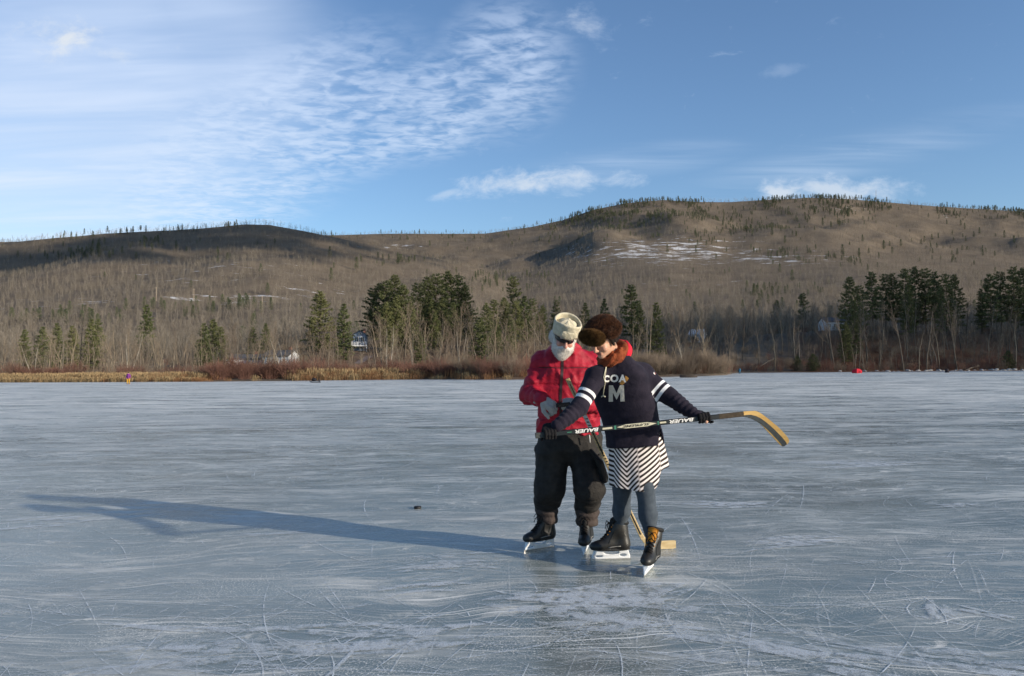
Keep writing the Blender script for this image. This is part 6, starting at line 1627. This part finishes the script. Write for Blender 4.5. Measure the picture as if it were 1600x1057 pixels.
def sled():
    g = ground(494, 598.2); o = Thing('sled', A3(g[0], g[1], 0), 'dark low sled on the ice beside the seated distant person', 'sled')
    o.part('bed', *box_vf(g[0] - .55, g[0] + .35, g[1] - .25, g[1] + .25, .14, .22), DARKC, smooth=False)
    for s in (-.22, .22): o.part('runner', *tube([g + A3(-.75, s, .20), g + A3(-.62, s, .06), g + A3(-.4, s, .028), g + A3(.4, s, .028)], .025, 6), DARKC)
    o.part('load', *iso(lambda P: ell(P, g + A3(-.25, 0, .36), (.30, .22, .20)) - .03 * folds(P, 12, 4), [g + A3(-.25, 0, .36)], .4, .04), DARKC)
sled()
def boat():
    g = ground(1076, 591); n = 14; V = []; Fc = []
    for i in range(n + 1):
        f = i / n * 2 - 1; w_ = .42 * (1 - abs(f) ** 2.4); h = .34 + .10 * f * f
        for (y, z) in ((-w_, h), (-w_ * .75, .06), (w_ * .75, .06), (w_, h)): V.append((f * 1.25, y, z if abs(f) < .99 else z * .8 + .06))
        if i:
            for k in range(3): q = 4 * i + k; Fc.append((q - 4, q, q + 1, q - 3))
    V = np.array(V); V2 = V * np.array([.985, .93, 1]) + np.array([0, 0, .018]); m = len(V); Fa = Fc + [tuple(i + m for i in f[::-1]) for f in Fc]
    for i in range(n): a = 4 * i; Fa += [(a, a + m, a + 4 + m, a + 4), (a + 3, a + 7, a + 7 + m, a + 3 + m)]
    o = empty('rowing_boat', (g[0], g[1], 0), .06); tag(o, 'small dark low boat lying on the ice before the grey bushes', 'boat'); BW = plain('dark_boat_wood', (.055, .045, .040), .8, .2, .2, 5)
    obj_np('hull', np.concatenate([V, V2]), Fa, (BW,), o); 
    for x in (-.45, .4): obj_np('thwart', *box_vf(x - .1, x + .1, -.34, .34, .26, .29), (BW,), o)
boat()
def tent():
    g = ground(1339, 583.5); TENT = cloth('red_tent_cloth', (.55, .02, .035), (.68, .03, .05), 4, .8, .3); o = empty('shelter', (g[0], g[1], 0), .35); tag(o, 'small bright red ice fishing shelter at the right bank', 'tent'); s = .66
    V = [(-s, -s, .02), (s, -s, .02), (s, s, .02), (-s, s, .02), (-s * 1.06, -s * 1.06, .50), (s * 1.06, -s * 1.06, .50), (s * 1.06, s * 1.06, .50), (-s * 1.06, s * 1.06, .50), (-s * .62, -s * .62, .86), (s * .62, -s * .62, .86), (s * .62, s * .62, .86), (-s * .62, s * .62, .86), (0, 0, .98)]
    Fc = [(a + i, a + (i + 1) % 4, a + 4 + (i + 1) % 4, a + 4 + i) for a in (0, 4) for i in range(4)] + [(8 + i, 8 + (i + 1) % 4, 12) for i in range(4)]
    obj_np('canopy', V, Fc, (TENT,), o); obj_np('door', np.array([(-.30, -s - .012, .04), (.30, -s - .012, .04), (.30, -s * 1.055 - .012, .48), (-.30, -s * 1.055 - .012, .48)]), [(0, 1, 2, 3)], (plain('dark_red_flap', (.30, .012, .02), .8, .2),), o)
    for a in range(4): q = V[a]; w_ = V[a + 4]; obj_np('pole', *tube([q, w_, V[a + 8]], .018, 6), (plain('tent_pole', (.05, .05, .05), .5),), o)
tent()
def bank_things():
    g = ground(1482, 582.6); g[1] += .6; st = lambda P: smax(cone(P, A3(g[0], g[1], -.2), A3(g[0] + .05, g[1], .72), .46, .33) - .06 * folds(P, 6, 2), P[:, 2] - .75 - .08 * folds(P, 5, 3), .03)
    V, Fc = iso(st, [A3(g[0], g[1], .3)], .9, .05); t = Thing('stump', A3(g[0], g[1], 0), 'dark squat stump at the ice edge of the right bank', 'stump', mesh=(V, Fc), mats=(plain('dark_stump', (.035, .030, .034), .9, .1, .3, 4),))
    ROCK = plain('pale_rock', (.42, .39, .35), .9, .1, .25, 3, bump=.3); rng = np.random.default_rng(3); P = []
    for i in range(3):
        c = A3(0, 0, .25); P.append(mesh_np('shore_rock', *iso(lambda Q, i=i: ell(Q, c, (.55, .42, .32)) + .13 * folds(Q, 3.2, 20 + i) + .04 * folds(Q, 9, 30 + i), [c], .75, .06), (ROCK,), True))
    for px in list(rng.uniform(1395, 1640, 60)) + list(rng.uniform(1290, 1395, 8)):
        Y = float(interp(px, SHORE)) + rng.uniform(.2, 3.0); p = land(px, Y); o = link('shore_rock', P[int(rng.integers(3))]); s = rng.uniform(.35, 1.15); o.location = (p[0], p[1], max(p[2], 0) - .12); o.scale = (s * 1.2, s, s * .8); o.rotation_euler = (0, 0, rng.uniform(0, 6.28)); tag(o, 'pale rock lying along the ice edge of the right bank', 'rock', 'pale rocks on the right shore')
    BR = bark('fallen_bark', (.13, .11, .09), (.26, .22, .18))
    for k, (x0, y0, x1, y1, lab) in enumerate([(1186, 574, 1212, 560, 'fallen grey trunk slanting over the ice at the right bay'), (1500, 583, 1530, 572, 'fallen branch slanting over the right bank edge')]):
        a = at(x0, y0, 196); b = at(x1, y1, 206); m = (a + b) / 2 + A3(0, 0, .25); o = empty('fallen_tree', (a[0], a[1], 0)); tag(o, lab, 'fallen tree'); V, Fc = tube([a, m, b], [.06, .14, .19], 7); obj_np('trunk', V - np.array([a[0], a[1], 0]), Fc, (BARK_GREY,), o, True); T, C = bare_tree(900 + k, 4.0, 3, 1.1, dens=.6); vv, ff = segs_mesh(*joined_segs(C)); c2 = obj_np('branches', vv, ff, (BARK_TWIG,), o); c2.location = tuple(m - np.array([a[0], a[1], 1.2])); c2.rotation_euler = (0, -1.0, 0)
def joined_segs(C): return C[0], C[1], C[2], C[3]
bank_things()
